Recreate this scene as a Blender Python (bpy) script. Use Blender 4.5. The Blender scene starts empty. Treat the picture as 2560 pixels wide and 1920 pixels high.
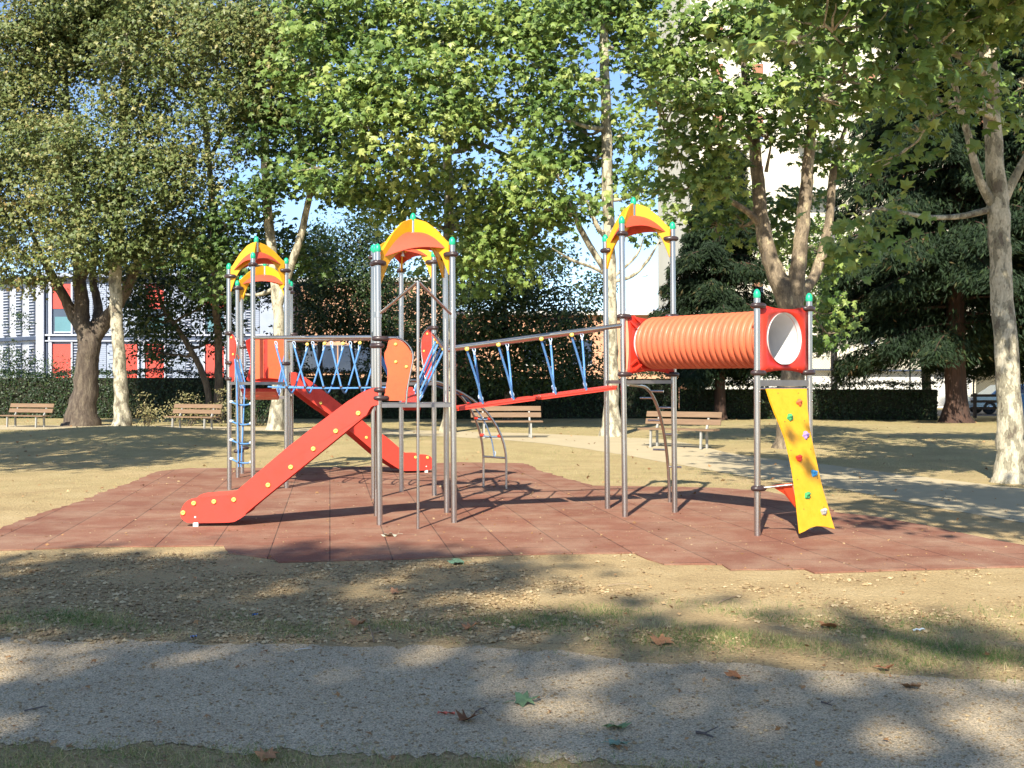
import bpy, bmesh, math, random
import numpy as np
from mathutils import Vector, Matrix
R = math.radians
random.seed(7)
rng = np.random.default_rng(11)
sc = bpy.context.scene
col = sc.collection

# ---------------------------------------------------------------- camera, light, exposure
EYE, FPX, CX, HY = 1.6, 2765.0, 1280.0, 956.0      # eye height (m), focal length in photo px, horizon row
cam_d = bpy.data.cameras.new("camera"); cam = bpy.data.objects.new("camera", cam_d); col.objects.link(cam)
cam.location = (0, 0, EYE); cam.rotation_euler = (R(90), 0, 0)
cam_d.sensor_width = 36; cam_d.lens = FPX / 2560 * 36; cam_d.shift_y = -4 / 2560
cam_d.clip_start = 0.05; cam_d.clip_end = 1500
sc.camera = cam
SUN_EL = 38.5
SUN_TR = Vector((0.27, 0.963, 0)).normalized()      # horizontal direction the light travels
world = bpy.data.worlds.new("World"); sc.world = world; world.use_nodes = True
wn = world.node_tree.nodes; wl = world.node_tree.links
bg = wn["Background"]; sky = wn.new("ShaderNodeTexSky"); sky.sky_type = 'NISHITA'; sky.sun_disc = False
sky.sun_elevation = R(SUN_EL)
sky.sun_rotation = math.atan2(-SUN_TR.x, -SUN_TR.y)
sky.air_density = 0.75; sky.dust_density = 0.2; sky.ozone_density = 2.0
_mx = wn.new("ShaderNodeMixRGB"); _mx.blend_type = 'MULTIPLY'; _mx.inputs[0].default_value = 1; _mx.inputs[2].default_value = (.95, .97, 1.0, 1)
wl.new(sky.outputs[0], _mx.inputs[1]); wl.new(_mx.outputs[0], bg.inputs[0]); bg.inputs[1].default_value = 0.125
sun_d = bpy.data.lights.new("sun", 'SUN'); sun = bpy.data.objects.new("sun", sun_d); col.objects.link(sun)
sun_d.energy = 5.0; sun_d.angle = R(0.55); sun_d.color = (1.0, 0.93, 0.80)
tdir = Vector((SUN_TR.x * math.cos(R(SUN_EL)), SUN_TR.y * math.cos(R(SUN_EL)), -math.sin(R(SUN_EL))))
sun.rotation_euler = tdir.to_track_quat('-Z', 'Y').to_euler()
sc.view_settings.view_transform = 'Standard'; sc.view_settings.look = 'None'
sc.view_settings.exposure = 1.0; sc.view_settings.gamma = 1
sc.cycles.max_bounces = 6; sc.cycles.diffuse_bounces = 3; sc.cycles.transmission_bounces = 4

# ---------------------------------------------------------------- measuring helpers (photo px -> metres)
def P(px, py, d): return Vector(((px - CX) / FPX * d, d, EYE - (py - HY) / FPX * d))
def G(px, py): return P(px, py, FPX * EYE / (py - HY))
def vpl(px, py, a, b):
    """point seen at (px,py) on the upright plane through a and b"""
    tx = (px - CX) / FPX; dx, dy = b.x - a.x, b.y - a.y
    d = (a.x * dy - a.y * dx) / (tx * dy - dx)
    return P(px, py, d)
def onplane(px, py, o, n):
    r = Vector(((px - CX) / FPX, 1, -(py - HY) / FPX)); c = Vector((0, 0, EYE))
    return c + r * ((o - c).dot(n) / r.dot(n))
def gz(x, y):
    t = np.clip((np.asarray(y, float) - 21.5) / 6, 0, 1); b = 0.11 * t * t * (3 - 2 * t)
    b = b + 0.30 * np.exp(-((np.asarray(x) + 10.6) / 3.4) ** 2 - ((np.asarray(y) - 30.0) / 2.6) ** 2)
    return b
def H(v): return v * EYE

# ---------------------------------------------------------------- materials
def mat(name, c, rough=0.6, metal=0.0, c2=None, scale=6, amt=0.5, bump=0.0, bscale=40, spec=0.5, detail=4, coat=0.0, stretch=None, grime=0):
    m = bpy.data.materials.new(name); m.use_nodes = True; nt = m.node_tree; N = nt.nodes; L = nt.links
    b = N["Principled BSDF"]; b.inputs["Roughness"].default_value = rough; b.inputs["Metallic"].default_value = metal
    b.inputs["Specular IOR Level"].default_value = spec; b.inputs["Coat Weight"].default_value = coat
    b.inputs["Base Color"].default_value = (*c, 1)
    tc = N.new("ShaderNodeTexCoord"); mp = N.new("ShaderNodeMapping"); L.new(tc.outputs["Object"], mp.inputs[0])
    if stretch: mp.inputs["Scale"].default_value = stretch
    if c2 is not None:
        n = N.new("ShaderNodeTexNoise"); n.inputs["Scale"].default_value = scale; n.inputs["Detail"].default_value = detail
        n.inputs["Roughness"].default_value = 0.65
        L.new(mp.outputs[0], n.inputs[0]); r = N.new("ShaderNodeValToRGB"); L.new(n.outputs[0], r.inputs[0])
        r.color_ramp.elements[0].position = 0.5 - amt / 2; r.color_ramp.elements[1].position = 0.5 + amt / 2
        r.color_ramp.elements[0].color = (*c, 1); r.color_ramp.elements[1].color = (*c2, 1)
        L.new(r.outputs[0], b.inputs["Base Color"])
    if grime:
        g = N.new("ShaderNodeTexNoise"); g.inputs["Scale"].default_value = 7; g.inputs["Detail"].default_value = 12; g.inputs["Roughness"].default_value = .75
        L.new(tc.outputs["Object"], g.inputs[0]); gr = N.new("ShaderNodeValToRGB"); L.new(g.outputs[0], gr.inputs[0])
        gr.color_ramp.elements[0].position = .36; gr.color_ramp.elements[1].position = .56; q = 1 - grime
        gr.color_ramp.elements[0].color = (q, q, q, 1); gm_ = N.new("ShaderNodeMixRGB"); gm_.blend_type = 'MULTIPLY'; gm_.inputs[0].default_value = 1
        L.new(b.inputs["Base Color"].links[0].from_socket, gm_.inputs[1]); L.new(gr.outputs[0], gm_.inputs[2]); L.new(gm_.outputs[0], b.inputs["Base Color"])
        rr = N.new("ShaderNodeMapRange"); rr.inputs[3].default_value = rough + .25; rr.inputs[4].default_value = rough; rr.inputs[1].default_value = .38; rr.inputs[2].default_value = .58
        L.new(g.outputs[0], rr.inputs[0]); L.new(rr.outputs[0], b.inputs["Roughness"])
    if bump:
        n = N.new("ShaderNodeTexNoise"); n.inputs["Scale"].default_value = bscale; n.inputs["Detail"].default_value = 6
        L.new(mp.outputs[0], n.inputs[0]); bp = N.new("ShaderNodeBump"); bp.inputs["Strength"].default_value = bump
        bp.inputs["Distance"].default_value = 0.02; L.new(n.outputs[0], bp.inputs["Height"]); L.new(bp.outputs[0], b.inputs["Normal"])
    return m
M = {}
M['steel'] = mat('brushed_steel', (.62, .58, .54), .24, 1.0, (.46, .42, .38), 3, .6, .04, 30, stretch=(1, 1, .25))
_nt = M['steel'].node_tree; _b = _nt.nodes["Principled BSDF"]; _b.inputs["Anisotropic"].default_value = .7; _b.inputs["Anisotropic Rotation"].default_value = .25
_t = _nt.nodes.new("ShaderNodeTangent"); _t.direction_type = 'RADIAL'; _t.axis = 'Z'; _nt.links.new(_t.outputs[0], _b.inputs["Tangent"])
M['galv'] = mat('grey_metal', (.32, .31, .30), .45, .8, (.22, .20, .19), 5, .6)
M['clamp'] = mat('clamp_plastic', (.055, .035, .035), .35, 0, (.035, .022, .022), 12, .5)
M['red'] = mat('red_board', (.72, .055, .030), .38, 0, (.64, .05, .03), 2.5, .5, .02, 120, grime=.16)
M['orange'] = mat('orange_board', (.80, .14, .045), .36, 0, (.72, .11, .04), 2.5, .5, .02, 120, grime=.16)
M['brace'] = mat('brace_red', (.74, .085, .030), .75, 0, (.66, .075, .03), 3, .5, spec=.15)
M['dred'] = mat('dark_red_plastic', (.64, .040, .014), .36, 0, (.52, .025, .018), 3, .5, .02, 90, grime=.16)
M['roofred'] = mat('roof_red_plastic', (.72, .095, .04), .45, 0, (.60, .075, .04), 4, .6, .04, 60, grime=.16)
M['yellow'] = mat('yellow_board', (.80, .40, .008), .38, 0, (.74, .36, .010), 3, .5, .02, 100, grime=.16)
M['green'] = mat('green_cap', (.01, .42, .22), .4, 0, (.012, .36, .19), 6, .5)
M['bolt'] = mat('yellow_bolt', (.80, .62, .12), .4, 0, (.7, .52, .12), 20, .5)
M['boltin'] = mat('bolt_centre', (.25, .33, .08), .5)
M['white'] = mat('white_block', (.8, .78, .72), .5)
M['rope'] = mat('blue_rope', (.04, .20, .52), .8, 0, (.16, .34, .62), 90, .3, .5, 200)
M['rope2'] = mat('grey_blue_rope', (.20, .28, .42), .85, 0, (.10, .14, .22), 80, .3, .5, 200)
M['thimble'] = mat('rope_end', (.45, .55, .68), .5, .1)
M['tube'] = mat('orange_pipe', (.70, .165, .072), .40, 0, (.62, .14, .065), 3, .5, .02, 60, grime=.16)
M['lining'] = mat('white_pipe_lining', (.72, .71, .70), .5, 0, (.6, .59, .58), 3, .5)
M['wood'] = mat('bench_wood', (.24, .15, .085), .7, 0, (.15, .09, .05), 5, .5, .3, 60, stretch=(.6, 6, 6))
M['conc'] = mat('concrete', (.45, .42, .36), .9, 0, (.34, .31, .26), 4, .6, .2, 50)
HOLD = dict(orange=(.80, .16, .05), green=(.06, .36, .12), purple=(.38, .26, .62), red=(.78, .06, .03), blue=(.05, .36, .78), grey=(.42, .42, .40))
for k, c in HOLD.items(): M['hold_' + k] = mat('hold_' + k, c, .75, 0, tuple(v * .75 for v in c), 25, .5, .4, 80)

def leaf_mat(name, stops, trans=.17, rough=.45):
    m = bpy.data.materials.new(name); m.use_nodes = True; nt = m.node_tree; N = nt.nodes; L = nt.links
    b = N["Principled BSDF"]; out = N["Material Output"]; b.inputs["Roughness"].default_value = rough
    b.inputs["Specular IOR Level"].default_value = .35
    a = N.new("ShaderNodeAttribute"); a.attribute_name = "tint"; r = N.new("ShaderNodeValToRGB")
    L.new(a.outputs["Fac"], r.inputs[0]); e = r.color_ramp.elements
    e[0].position, e[0].color = stops[0][0], (*stops[0][1], 1); e[1].position, e[1].color = stops[-1][0], (*stops[-1][1], 1)
    for p_, c_ in stops[1:-1]:
        q = e.new(p_); q.color = (*c_, 1)
    L.new(r.outputs[0], b.inputs["Base Color"])
    t = N.new("ShaderNodeBsdfTranslucent"); hs = N.new("ShaderNodeHueSaturation"); hs.inputs["Value"].default_value = 1.35
    hs.inputs["Hue"].default_value = .49
    L.new(r.outputs[0], hs.inputs["Color"]); L.new(hs.outputs[0], t.inputs["Color"])
    mx = N.new("ShaderNodeMixShader"); mx.inputs[0].default_value = trans
    L.new(b.outputs[0], mx.inputs[1]); L.new(t.outputs[0], mx.inputs[2]); L.new(mx.outputs[0], out.inputs[0])
    return m
LM = {}
LM['plane'] = leaf_mat('plane_leaves', [(0, (.045, .095, .020)), (.35, (.105, .175, .036)), (.65, (.22, .295, .068)), (1, (.44, .46, .15))])  # ramp ends put crown shadow and sunlit highlights into the leaf colour
LM['planedark'] = leaf_mat('plane_leaves_dark', [(0, (.025, .060, .014)), (.5, (.070, .125, .028)), (1, (.22, .27, .075))])
LM['maple'] = leaf_mat('maple_leaves', [(0, (.05, .085, .025)), (.45, (.12, .155, .045)), (.78, (.24, .235, .08)), (1, (.42, .29, .12))])
LM['ever'] = leaf_mat('evergreen_leaves', [(0, (.014, .032, .010)), (.6, (.034, .062, .017)), (1, (.14, .16, .04))], .2)
LM['needle'] = leaf_mat('conifer_needles', [(0, (.008, .020, .007)), (.7, (.016, .036, .011)), (.93, (.04, .065, .018)), (1, (.14, .08, .035))], .12, .7)  # shade from nearer trees is put into this near-black needle colour
LM['hedge'] = leaf_mat('hedge_leaves', [(0, (.012, .028, .010)), (.8, (.028, .055, .016)), (1, (.07, .10, .025))], .15)  # dark tones include the shadow the hedge stands in
LM['shrub'] = leaf_mat('shrub_leaves', [(0, (.14, .15, .06)), (.6, (.28, .25, .11)), (1, (.40, .33, .16))], .3)
LM['grass'] = leaf_mat('grass_blades', [(0, (.09, .16, .04)), (.4, (.17, .23, .065)), (.65, (.40, .35, .15)), (1, (.60, .50, .27))], .3, .7)
LM['dry'] = leaf_mat('dry_leaves', [(0, (.20, .10, .04)), (.6, (.40, .22, .09)), (1, (.5, .38, .2))], .2, .7)
LM['stone'] = leaf_mat('pebbles', [(0, (.20, .135, .07)), (.6, (.36, .255, .13)), (1, (.50, .385, .22))], .0, .9)

def plane_bark(name, cols, sc_=(1, 1, .45), vs=5.5, flake=.5):
    m = bpy.data.materials.new(name); m.use_nodes = True; nt = m.node_tree; N = nt.nodes; L = nt.links
    b = N["Principled BSDF"]; b.inputs["Roughness"].default_value = .85
    tc = N.new("ShaderNodeTexCoord"); mp = N.new("ShaderNodeMapping"); mp.inputs["Scale"].default_value = sc_
    L.new(tc.outputs["Object"], mp.inputs[0])
    n = N.new("ShaderNodeTexNoise"); n.inputs["Scale"].default_value = vs; n.inputs["Detail"].default_value = 5; n.inputs["Roughness"].default_value = .62
    L.new(mp.outputs[0], n.inputs[0])
    r = N.new("ShaderNodeValToRGB"); L.new(n.outputs[0], r.inputs[0]); e = r.color_ramp.elements
    pos = [.0, .42, .455, .52, .545, .66]
    e[0].position = 0; e[0].color = (*cols[0], 1); e[1].position = 1; e[1].color = (*cols[3], 1)
    for p_, c_ in ((.40, cols[0]), (.425, cols[1]), (.50, cols[1]), (.52, cols[2]), (.60, cols[2]), (.62, cols[3])):
        q = e.new(p_); q.color = (*c_, 1)
    n2 = N.new("ShaderNodeTexNoise"); n2.inputs["Scale"].default_value = 34; n2.inputs["Detail"].default_value = 6
    L.new(mp.outputs[0], n2.inputs[0])
    mx = N.new("ShaderNodeMixRGB"); mx.blend_type = 'MULTIPLY'; mx.inputs[0].default_value = .55
    rr = N.new("ShaderNodeValToRGB"); rr.color_ramp.elements[0].position = .3; rr.color_ramp.elements[0].color = (.35, .35, .35, 1); rr.color_ramp.elements[1].position = .6
    L.new(n2.outputs[0], rr.inputs[0]); L.new(r.outputs[0], mx.inputs[1]); L.new(rr.outputs[0], mx.inputs[2])
    L.new(mx.outputs[0], b.inputs["Base Color"])
    bp = N.new("ShaderNodeBump"); bp.inputs["Strength"].default_value = flake; bp.inputs["Distance"].default_value = .03
    ad = N.new("ShaderNodeMath"); ad.operation = 'ADD'; L.new(r.outputs[0], ad.inputs[0]); L.new(n2.outputs[0], ad.inputs[1])
    L.new(ad.outputs[0], bp.inputs["Height"]); L.new(bp.outputs[0], b.inputs["Normal"])
    return m
M['bark'] = plane_bark('plane_bark', [(.52, .46, .31), (.38, .34, .23), (.22, .19, .13), (.13, .10, .07)])
M['barkpale'] = plane_bark('plane_bark_pale', [(.62, .55, .40), (.52, .46, .33), (.28, .25, .17), (.16, .13, .09)])
M['barkbrown'] = plane_bark('plane_bark_brown', [(.44, .36, .22), (.26, .20, .13), (.17, .13, .085), (.11, .085, .06)])  # brown bark, with the forked trunk's shade put into its tones
M['barkdark'] = plane_bark('dark_bark', [(.07, .05, .035), (.095, .07, .05), (.13, .10, .07), (.17, .135, .095)], (1, 1, .22), 9, .9)
M['barkred'] = plane_bark('conifer_bark', [(.06, .03, .018), (.085, .042, .026), (.05, .027, .018), (.12, .065, .04)], (1, 1, .08), 9, 1.0)

# ---------------------------------------------------------------- mesh builder
class MB:
    def __init__(s): s.v = []; s.f = []; s.sm = []; s.m = []
    def add(s, vs, fs, smooth=False, mi=0):
        o = len(s.v); s.v += [tuple(v) for v in vs]; s.f += [tuple(i + o for i in f) for f in fs]
        s.sm += [smooth] * len(fs); s.m += [mi] * len(fs); return s
    def tube(s, pts, r, n=10, cap=True, mi=0, noise=0):
        pts = [Vector(p) for p in pts]; k = len(pts)
        rs = list(r) if hasattr(r, '__len__') else [r] * k
        vs = []; prev = None
        for i, p in enumerate(pts):
            t = (pts[min(i + 1, k - 1)] - pts[max(i - 1, 0)]).normalized()
            if prev is None:
                a = Vector((1, 0, 0)) if abs(t.x) < .9 else Vector((0, 1, 0)); u = (a - t * a.dot(t)).normalized()
            else:
                u = (prev - t * prev.dot(t)).normalized()
            prev = u; w = t.cross(u)
            for j in range(n):
                an = 2 * math.pi * j / n; rr = rs[i] * (1 + (noise * (random.random() - .5) * 2 if noise else 0))
                vs.append(p + (u * math.cos(an) + w * math.sin(an)) * rr)
        fs = [(i * n + j, i * n + (j + 1) % n, (i + 1) * n + (j + 1) % n, (i + 1) * n + j) for i in range(k - 1) for j in range(n)]
        s.add(vs, fs, True, mi)
        if cap:
            s.add(vs[:n], [tuple(reversed(range(n)))], False, mi); s.add(vs[-n:], [tuple(range(n))], False, mi)
        return s
    def prism(s, poly, off, mi=0, smooth=False):
        """polygon of 3D points extruded by vector off"""
        n = len(poly); off = Vector(off); a = [Vector(p) for p in poly]; b = [p + off for p in a]
        s.add(a + b, [tuple(range(n)), tuple(reversed(range(n, 2 * n)))] , False, mi)
        s.add(a + b, [(i, i + n, (i + 1) % n + n, (i + 1) % n) for i in range(n)], smooth, mi); return s
    def box(s, c, hx, hy, hz, X=Vector((1, 0, 0)), Y=Vector((0, 1, 0)), Z=Vector((0, 0, 1)), mi=0, bev=0):
        c = Vector(c)
        if bev:
            a, b = hx - bev, hy - bev
            q = [(-a, -hy), (a, -hy), (hx, -b), (hx, b), (a, hy), (-a, hy), (-hx, b), (-hx, -b)]
            pl = [c + X * x + Y * y - Z * hz for x, y in q]; return s.prism(pl, Z * 2 * hz, mi)
        vs = [c + X * hx * i + Y * hy * j + Z * hz * k for k in (-1, 1) for j in (-1, 1) for i in (-1, 1)]
        return s.add(vs, [(0, 2, 3, 1), (4, 5, 7, 6), (0, 1, 5, 4), (1, 3, 7, 5), (3, 2, 6, 7), (2, 0, 4, 6)], False, mi)
    def bx(s, x0, x1, y0, y1, z0, z1, mi=0):
        return s.box(((x0 + x1) / 2, (y0 + y1) / 2, (z0 + z1) / 2), abs(x1 - x0) / 2, abs(y1 - y0) / 2, abs(z1 - z0) / 2, mi=mi)
    def lathe(s, base, axis, prof, n=16, sx=1.0, xdir=None, mi=0, smooth=True):
        """prof: list of (r, h) along axis from base; sx stretches along xdir"""
        base = Vector(base); A = Vector(axis).normalized()
        x = Vector(xdir) if xdir is not None else (Vector((1, 0, 0)) if abs(A.x) < .9 else Vector((0, 1, 0)))
        u = (x - A * x.dot(A)).normalized(); w = A.cross(u); vs = []
        for r, h in prof:
            for j in range(n):
                an = 2 * math.pi * j / n; vs.append(base + A * h + (u * math.cos(an) * sx + w * math.sin(an)) * r)
        k = len(prof)
        return s.add(vs, [(i * n + j, i * n + (j + 1) % n, (i + 1) * n + (j + 1) % n, (i + 1) * n + j) for i in range(k - 1) for j in range(n)], smooth, mi)
    def build(s, name, ms, parent=None):
        me = bpy.data.meshes.new(name); me.from_pydata(s.v, [], s.f)
        for m in (ms if isinstance(ms, (list, tuple)) else [ms]): me.materials.append(m)
        me.polygons.foreach_set('use_smooth', s.sm); me.polygons.foreach_set('material_index', s.m); me.update()
        if len(me.polygons) < 20000:
            bm = bmesh.new(); bm.from_mesh(me); bmesh.ops.recalc_face_normals(bm, faces=bm.faces); bm.to_mesh(me); bm.free()
        o = bpy.data.objects.new(name, me); col.objects.link(o)
        if parent is not None: o.parent = parent
        return o
def tag(o, label=None, cat=None, group=None, kind=None):
    if label: o['label'] = label
    if cat: o['category'] = cat
    if group: o['group'] = group
    if kind: o['kind'] = kind
    return o
def empty(name, label, cat, loc=(0, 0, 0), group=None):
    o = bpy.data.objects.new(name, None); col.objects.link(o); o.location = loc; o.empty_display_size = .3
    return tag(o, label, cat, group)
def copy_tree(o, parent=None):
    c = o.copy(); col.objects.link(c); c.parent = parent
    for ch in [x for x in bpy.data.objects if x.parent == o]: copy_tree(ch, c)
    return c
def smooth_pts(pts, n=6):
    """Catmull-Rom through points"""
    pts = [Vector(p) for p in pts]; out = []
    for i in range(len(pts) - 1):
        p0 = pts[max(i - 1, 0)]; p1 = pts[i]; p2 = pts[i + 1]; p3 = pts[min(i + 2, len(pts) - 1)]
        for k in range(n):
            t = k / n
            out.append(.5 * ((2 * p1) + (p2 - p0) * t + (2 * p0 - 5 * p1 + 4 * p2 - p3) * t * t + (3 * p1 - p0 - 3 * p2 + p3) * t ** 3))
    out.append(pts[-1]); return out
UP = Vector((0, 0, 1))

# ---------------------------------------------------------------- ground
def grid_mesh(xs, ys, zf, name, m):
    X, Y = np.meshgrid(xs, ys); Z = zf(X, Y); v = np.stack([X, Y, Z], -1).reshape(-1, 3); nx = len(xs); ny = len(ys)
    i = (np.arange(ny - 1)[:, None] * nx + np.arange(nx - 1)[None]).ravel()
    f = np.stack([i, i + 1, i + nx + 1, i + nx], -1)
    return np_mesh(name, v, f, m, smooth=True)
def np_mesh(name, v, f, m, parent=None, tint=None, smooth=False):
    """v (n,3), f (k,q) equal sized faces"""
    me = bpy.data.meshes.new(name); n, (k, q) = len(v), f.shape
    me.vertices.add(n); me.vertices.foreach_set('co', np.ascontiguousarray(v, dtype=np.float32).ravel())
    me.loops.add(k * q); me.loops.foreach_set('vertex_index', np.ascontiguousarray(f, dtype=np.int32).ravel())
    me.polygons.add(k); me.polygons.foreach_set('loop_start', np.arange(0, k * q, q, dtype=np.int32))
    me.polygons.foreach_set('use_smooth', np.full(k, smooth))
    if tint is not None:
        a = me.attributes.new('tint', 'FLOAT', 'POINT'); a.data.foreach_set('value', np.ascontiguousarray(tint, dtype=np.float32))
    me.materials.append(m); me.update(calc_edges=True); me.validate()
    o = bpy.data.objects.new(name, me); col.objects.link(o)
    if parent is not None: o.parent = parent
    return o

def ground_mat():
    m = bpy.data.materials.new('soil'); m.use_nodes = True; nt = m.node_tree; N = nt.nodes; L = nt.links
    b = N["Principled BSDF"]; b.inputs["Roughness"].default_value = .95; b.inputs["Specular IOR Level"].default_value = .15
    tc = N.new("ShaderNodeTexCoord")
    def noise(s, d=5, ro=.6, st=None):
        n = N.new("ShaderNodeTexNoise"); n.inputs["Scale"].default_value = s; n.inputs["Detail"].default_value = d; n.inputs["Roughness"].default_value = ro
        L.new(tc.outputs["Object"], n.inputs[0]); return n
    def ramp(src, stops):
        r = N.new("ShaderNodeValToRGB"); L.new(src, r.inputs[0]); e = r.color_ramp.elements
        e[0].position, e[0].color = stops[0][0], (*stops[0][1], 1); e[1].position, e[1].color = stops[-1][0], (*stops[-1][1], 1)
        for p_, c_ in stops[1:-1]: q = e.new(p_); q.color = (*c_, 1)
        return r
    def mix(f, a, c_, mode='MIX'):
        x = N.new("ShaderNodeMixRGB"); x.blend_type = mode
        if isinstance(f, float): x.inputs[0].default_value = f
        else: L.new(f, x.inputs[0])
        L.new(a, x.inputs[1]); L.new(c_, x.inputs[2]); return x.outputs[0]
    def math_(op, a, c_=None, v=None):
        x = N.new("ShaderNodeMath"); x.operation = op; x.use_clamp = True
        L.new(a, x.inputs[0])
        if c_ is not None: L.new(c_, x.inputs[1])
        if v is not None: x.inputs[1].default_value = v
        return x.outputs[0]
    sand = ramp(noise(1.1, 8, .7).outputs[0], [(.25, (.38, .265, .135)), (.5, (.56, .41, .21)), (.75, (.66, .51, .285))]).outputs[0]
    fine = ramp(noise(48, 6, .75).outputs[0], [(.3, (.42, .40, .38)), (.55, (1, 1, 1))]).outputs[0]
    base = mix(.75, sand, fine, 'MULTIPLY')
    grassc = ramp(noise(30, 6, .8).outputs[0], [(.3, (.20, .19, .075)), (.55, (.38, .33, .15)), (.75, (.55, .47, .25))]).outputs[0]
    sep = N.new("ShaderNodeSeparateXYZ"); L.new(tc.outputs["Object"], sep.inputs[0])
    yr = ramp(math_('DIVIDE', sep.outputs["Y"], v=60.0), [(.0, (.0, .0, .0)), (.20, (.05, .05, .05)), (.27, (.25, .25, .25)), (.45, (.42, .42, .42)), (1, (.6, .6, .6))]).outputs[0]
    gm = ramp(noise(.42, 6, .72).outputs[0], [(.36, (0, 0, 0)), (.62, (1, 1, 1))]).outputs[0]
    msk = math_('MULTIPLY', math_('ADD', yr, gm, None), yr)
    msk = math_('MULTIPLY', msk, v=1.2)
    c1 = mix(msk, base, grassc)
    L.new(c1, b.inputs["Base Color"])
    v = N.new("ShaderNodeTexVoronoi"); v.inputs["Scale"].default_value = 26; L.new(tc.outputs["Object"], v.inputs[0])
    h = math_('MULTIPLY', v.outputs["Distance"], noise(7, 3).outputs[0])
    h2 = N.new("ShaderNodeMath"); h2.operation = 'ADD'; L.new(h, h2.inputs[0]); L.new(noise(60, 5, .7).outputs[0], h2.inputs[1])
    bp = N.new("ShaderNodeBump"); bp.inputs["Strength"].default_value = .9; bp.inputs["Distance"].default_value = .03
    L.new(h2.outputs[0], bp.inputs["Height"]); L.new(bp.outputs[0], b.inputs["Normal"])
    return m
M['soil'] = ground_mat()
xs = np.unique(np.concatenate([np.linspace(-160, -30, 14), np.linspace(-30, 30, 121), np.linspace(30, 160, 14)]))
ys = np.unique(np.concatenate([np.linspace(-60, 3, 8), np.linspace(3, 40, 100), np.linspace(40, 300, 30)]))
tag(grid_mesh(xs, ys, lambda x, y: gz(x, y), 'ground', M['soil']), kind='structure', label='dry sandy ground with thin grass')

# gravel path close to the camera and pale path behind the play area
M['gravel'] = mat('fine_gravel', (.55, .44, .29), .95, 0, (.72, .59, .40), 1.6, .5, 1.0, 90, .1, 9)
nt = M['gravel'].node_tree; N = nt.nodes; L = nt.links
_n = N.new("ShaderNodeTexNoise"); _n.inputs["Scale"].default_value = 120; _n.inputs["Detail"].default_value = 4
_tc = [n for n in N if n.type == 'TEX_COORD'][0]; L.new(_tc.outputs["Object"], _n.inputs[0])
_r = N.new("ShaderNodeValToRGB"); _r.color_ramp.elements[0].position = .38; _r.color_ramp.elements[0].color = (.42, .42, .43, 1); _r.color_ramp.elements[1].position = .62; _r.color_ramp.elements[1].color = (1.25, 1.22, 1.18, 1)
L.new(_n.outputs[0], _r.inputs[0]); _b = N["Principled BSDF"]; _src = _b.inputs["Base Color"].links[0].from_socket
_m = N.new("ShaderNodeMixRGB"); _m.blend_type = 'MULTIPLY'; _m.inputs[0].default_value = .8
L.new(_src, _m.inputs[1]); L.new(_r.outputs[0], _m.inputs[2]); L.new(_m.outputs[0], _b.inputs["Base Color"])
M['pathpale'] = mat('pale_path', (.50, .42, .27), .95, 0, (.42, .345, .22), 1.5, .5, .4, 60, .1, 8)

def strip(name, up, lo, m, label, dz, jit=.0, rows=8, step=.35):
    """surface between two px polylines (far edge up, near edge lo), draped on the ground"""
    def edge(pl):
        out = []
        for a, b in zip(pl[:-1], pl[1:]):
            A = G(*a); B = G(*b); n = max(1, int((B - A).length / step))
            out += [A.lerp(B, i / n) for i in range(n)]
        return out + [G(*pl[-1])]
    def resample(e, n):
        d = [0]
        for a, b in zip(e[:-1], e[1:]): d.append(d[-1] + (b - a).length)
        t = np.linspace(0, d[-1], n); return np.stack([np.interp(t, d, [p[i] for p in e]) for i in range(2)], -1)
    n = max(len(edge(up)), len(edge(lo))) * (3 if jit else 1); U = resample(edge(up), n); Lo = resample(edge(lo), n)
    if jit:
        w = np.cumsum(rng.normal(0, 1, n)); w = (w - np.convolve(w, np.ones(31) / 31, 'same')) * jit * .35
        U[:, 1] += w + rng.normal(0, jit * .3, n); Lo[:, 1] += -w[::-1] + rng.normal(0, jit * .3, n)
    v = np.zeros((rows + 1, n, 3))
    for k in range(rows + 1): v[k, :, :2] = U + (Lo - U) * k / rows
    v[..., 2] = gz(v[..., 0], v[..., 1]) + dz
    i = (np.arange(rows)[:, None] * n + np.arange(n - 1)[None]).ravel()
    return tag(np_mesh(name, v.reshape(-1, 3), np.stack([i, i + n, i + n + 1, i + 1], -1), m, smooth=True), kind='structure', label=label)
strip('gravel_path', [(-900, 1590), (0, 1596), (500, 1610), (900, 1616), (1280, 1622), (1560, 1648), (1900, 1668), (2200, 1690), (2560, 1700), (3200, 1715)],
      [(-900, 1850), (0, 1858), (400, 1872), (900, 1885), (1400, 1905), (1900, 1930), (2560, 1970), (3200, 2000)], M['gravel'], 'grey gravel path in the foreground', .004, .06, 10, .12)
strip('pale_path', [(-700, 1070), (0, 1071), (380, 1072), (700, 1078), (1100, 1086), (1220, 1090), (1341, 1093), (1480, 1100), (1664, 1109), (1818, 1138), (1900, 1147), (2049, 1159), (2225, 1183), (2487, 1214), (2800, 1250)],
      [(-700, 1082), (0, 1083), (380, 1085), (700, 1090), (1100, 1101), (1250, 1110), (1340, 1118), (1462, 1131), (1572, 1143), (1710, 1164), (1880, 1195), (2068, 1216), (2292, 1261), (2560, 1308), (2800, 1345)], M['pathpale'], 'pale dirt path winding past the benches', .004, .03, 6, .5)

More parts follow.
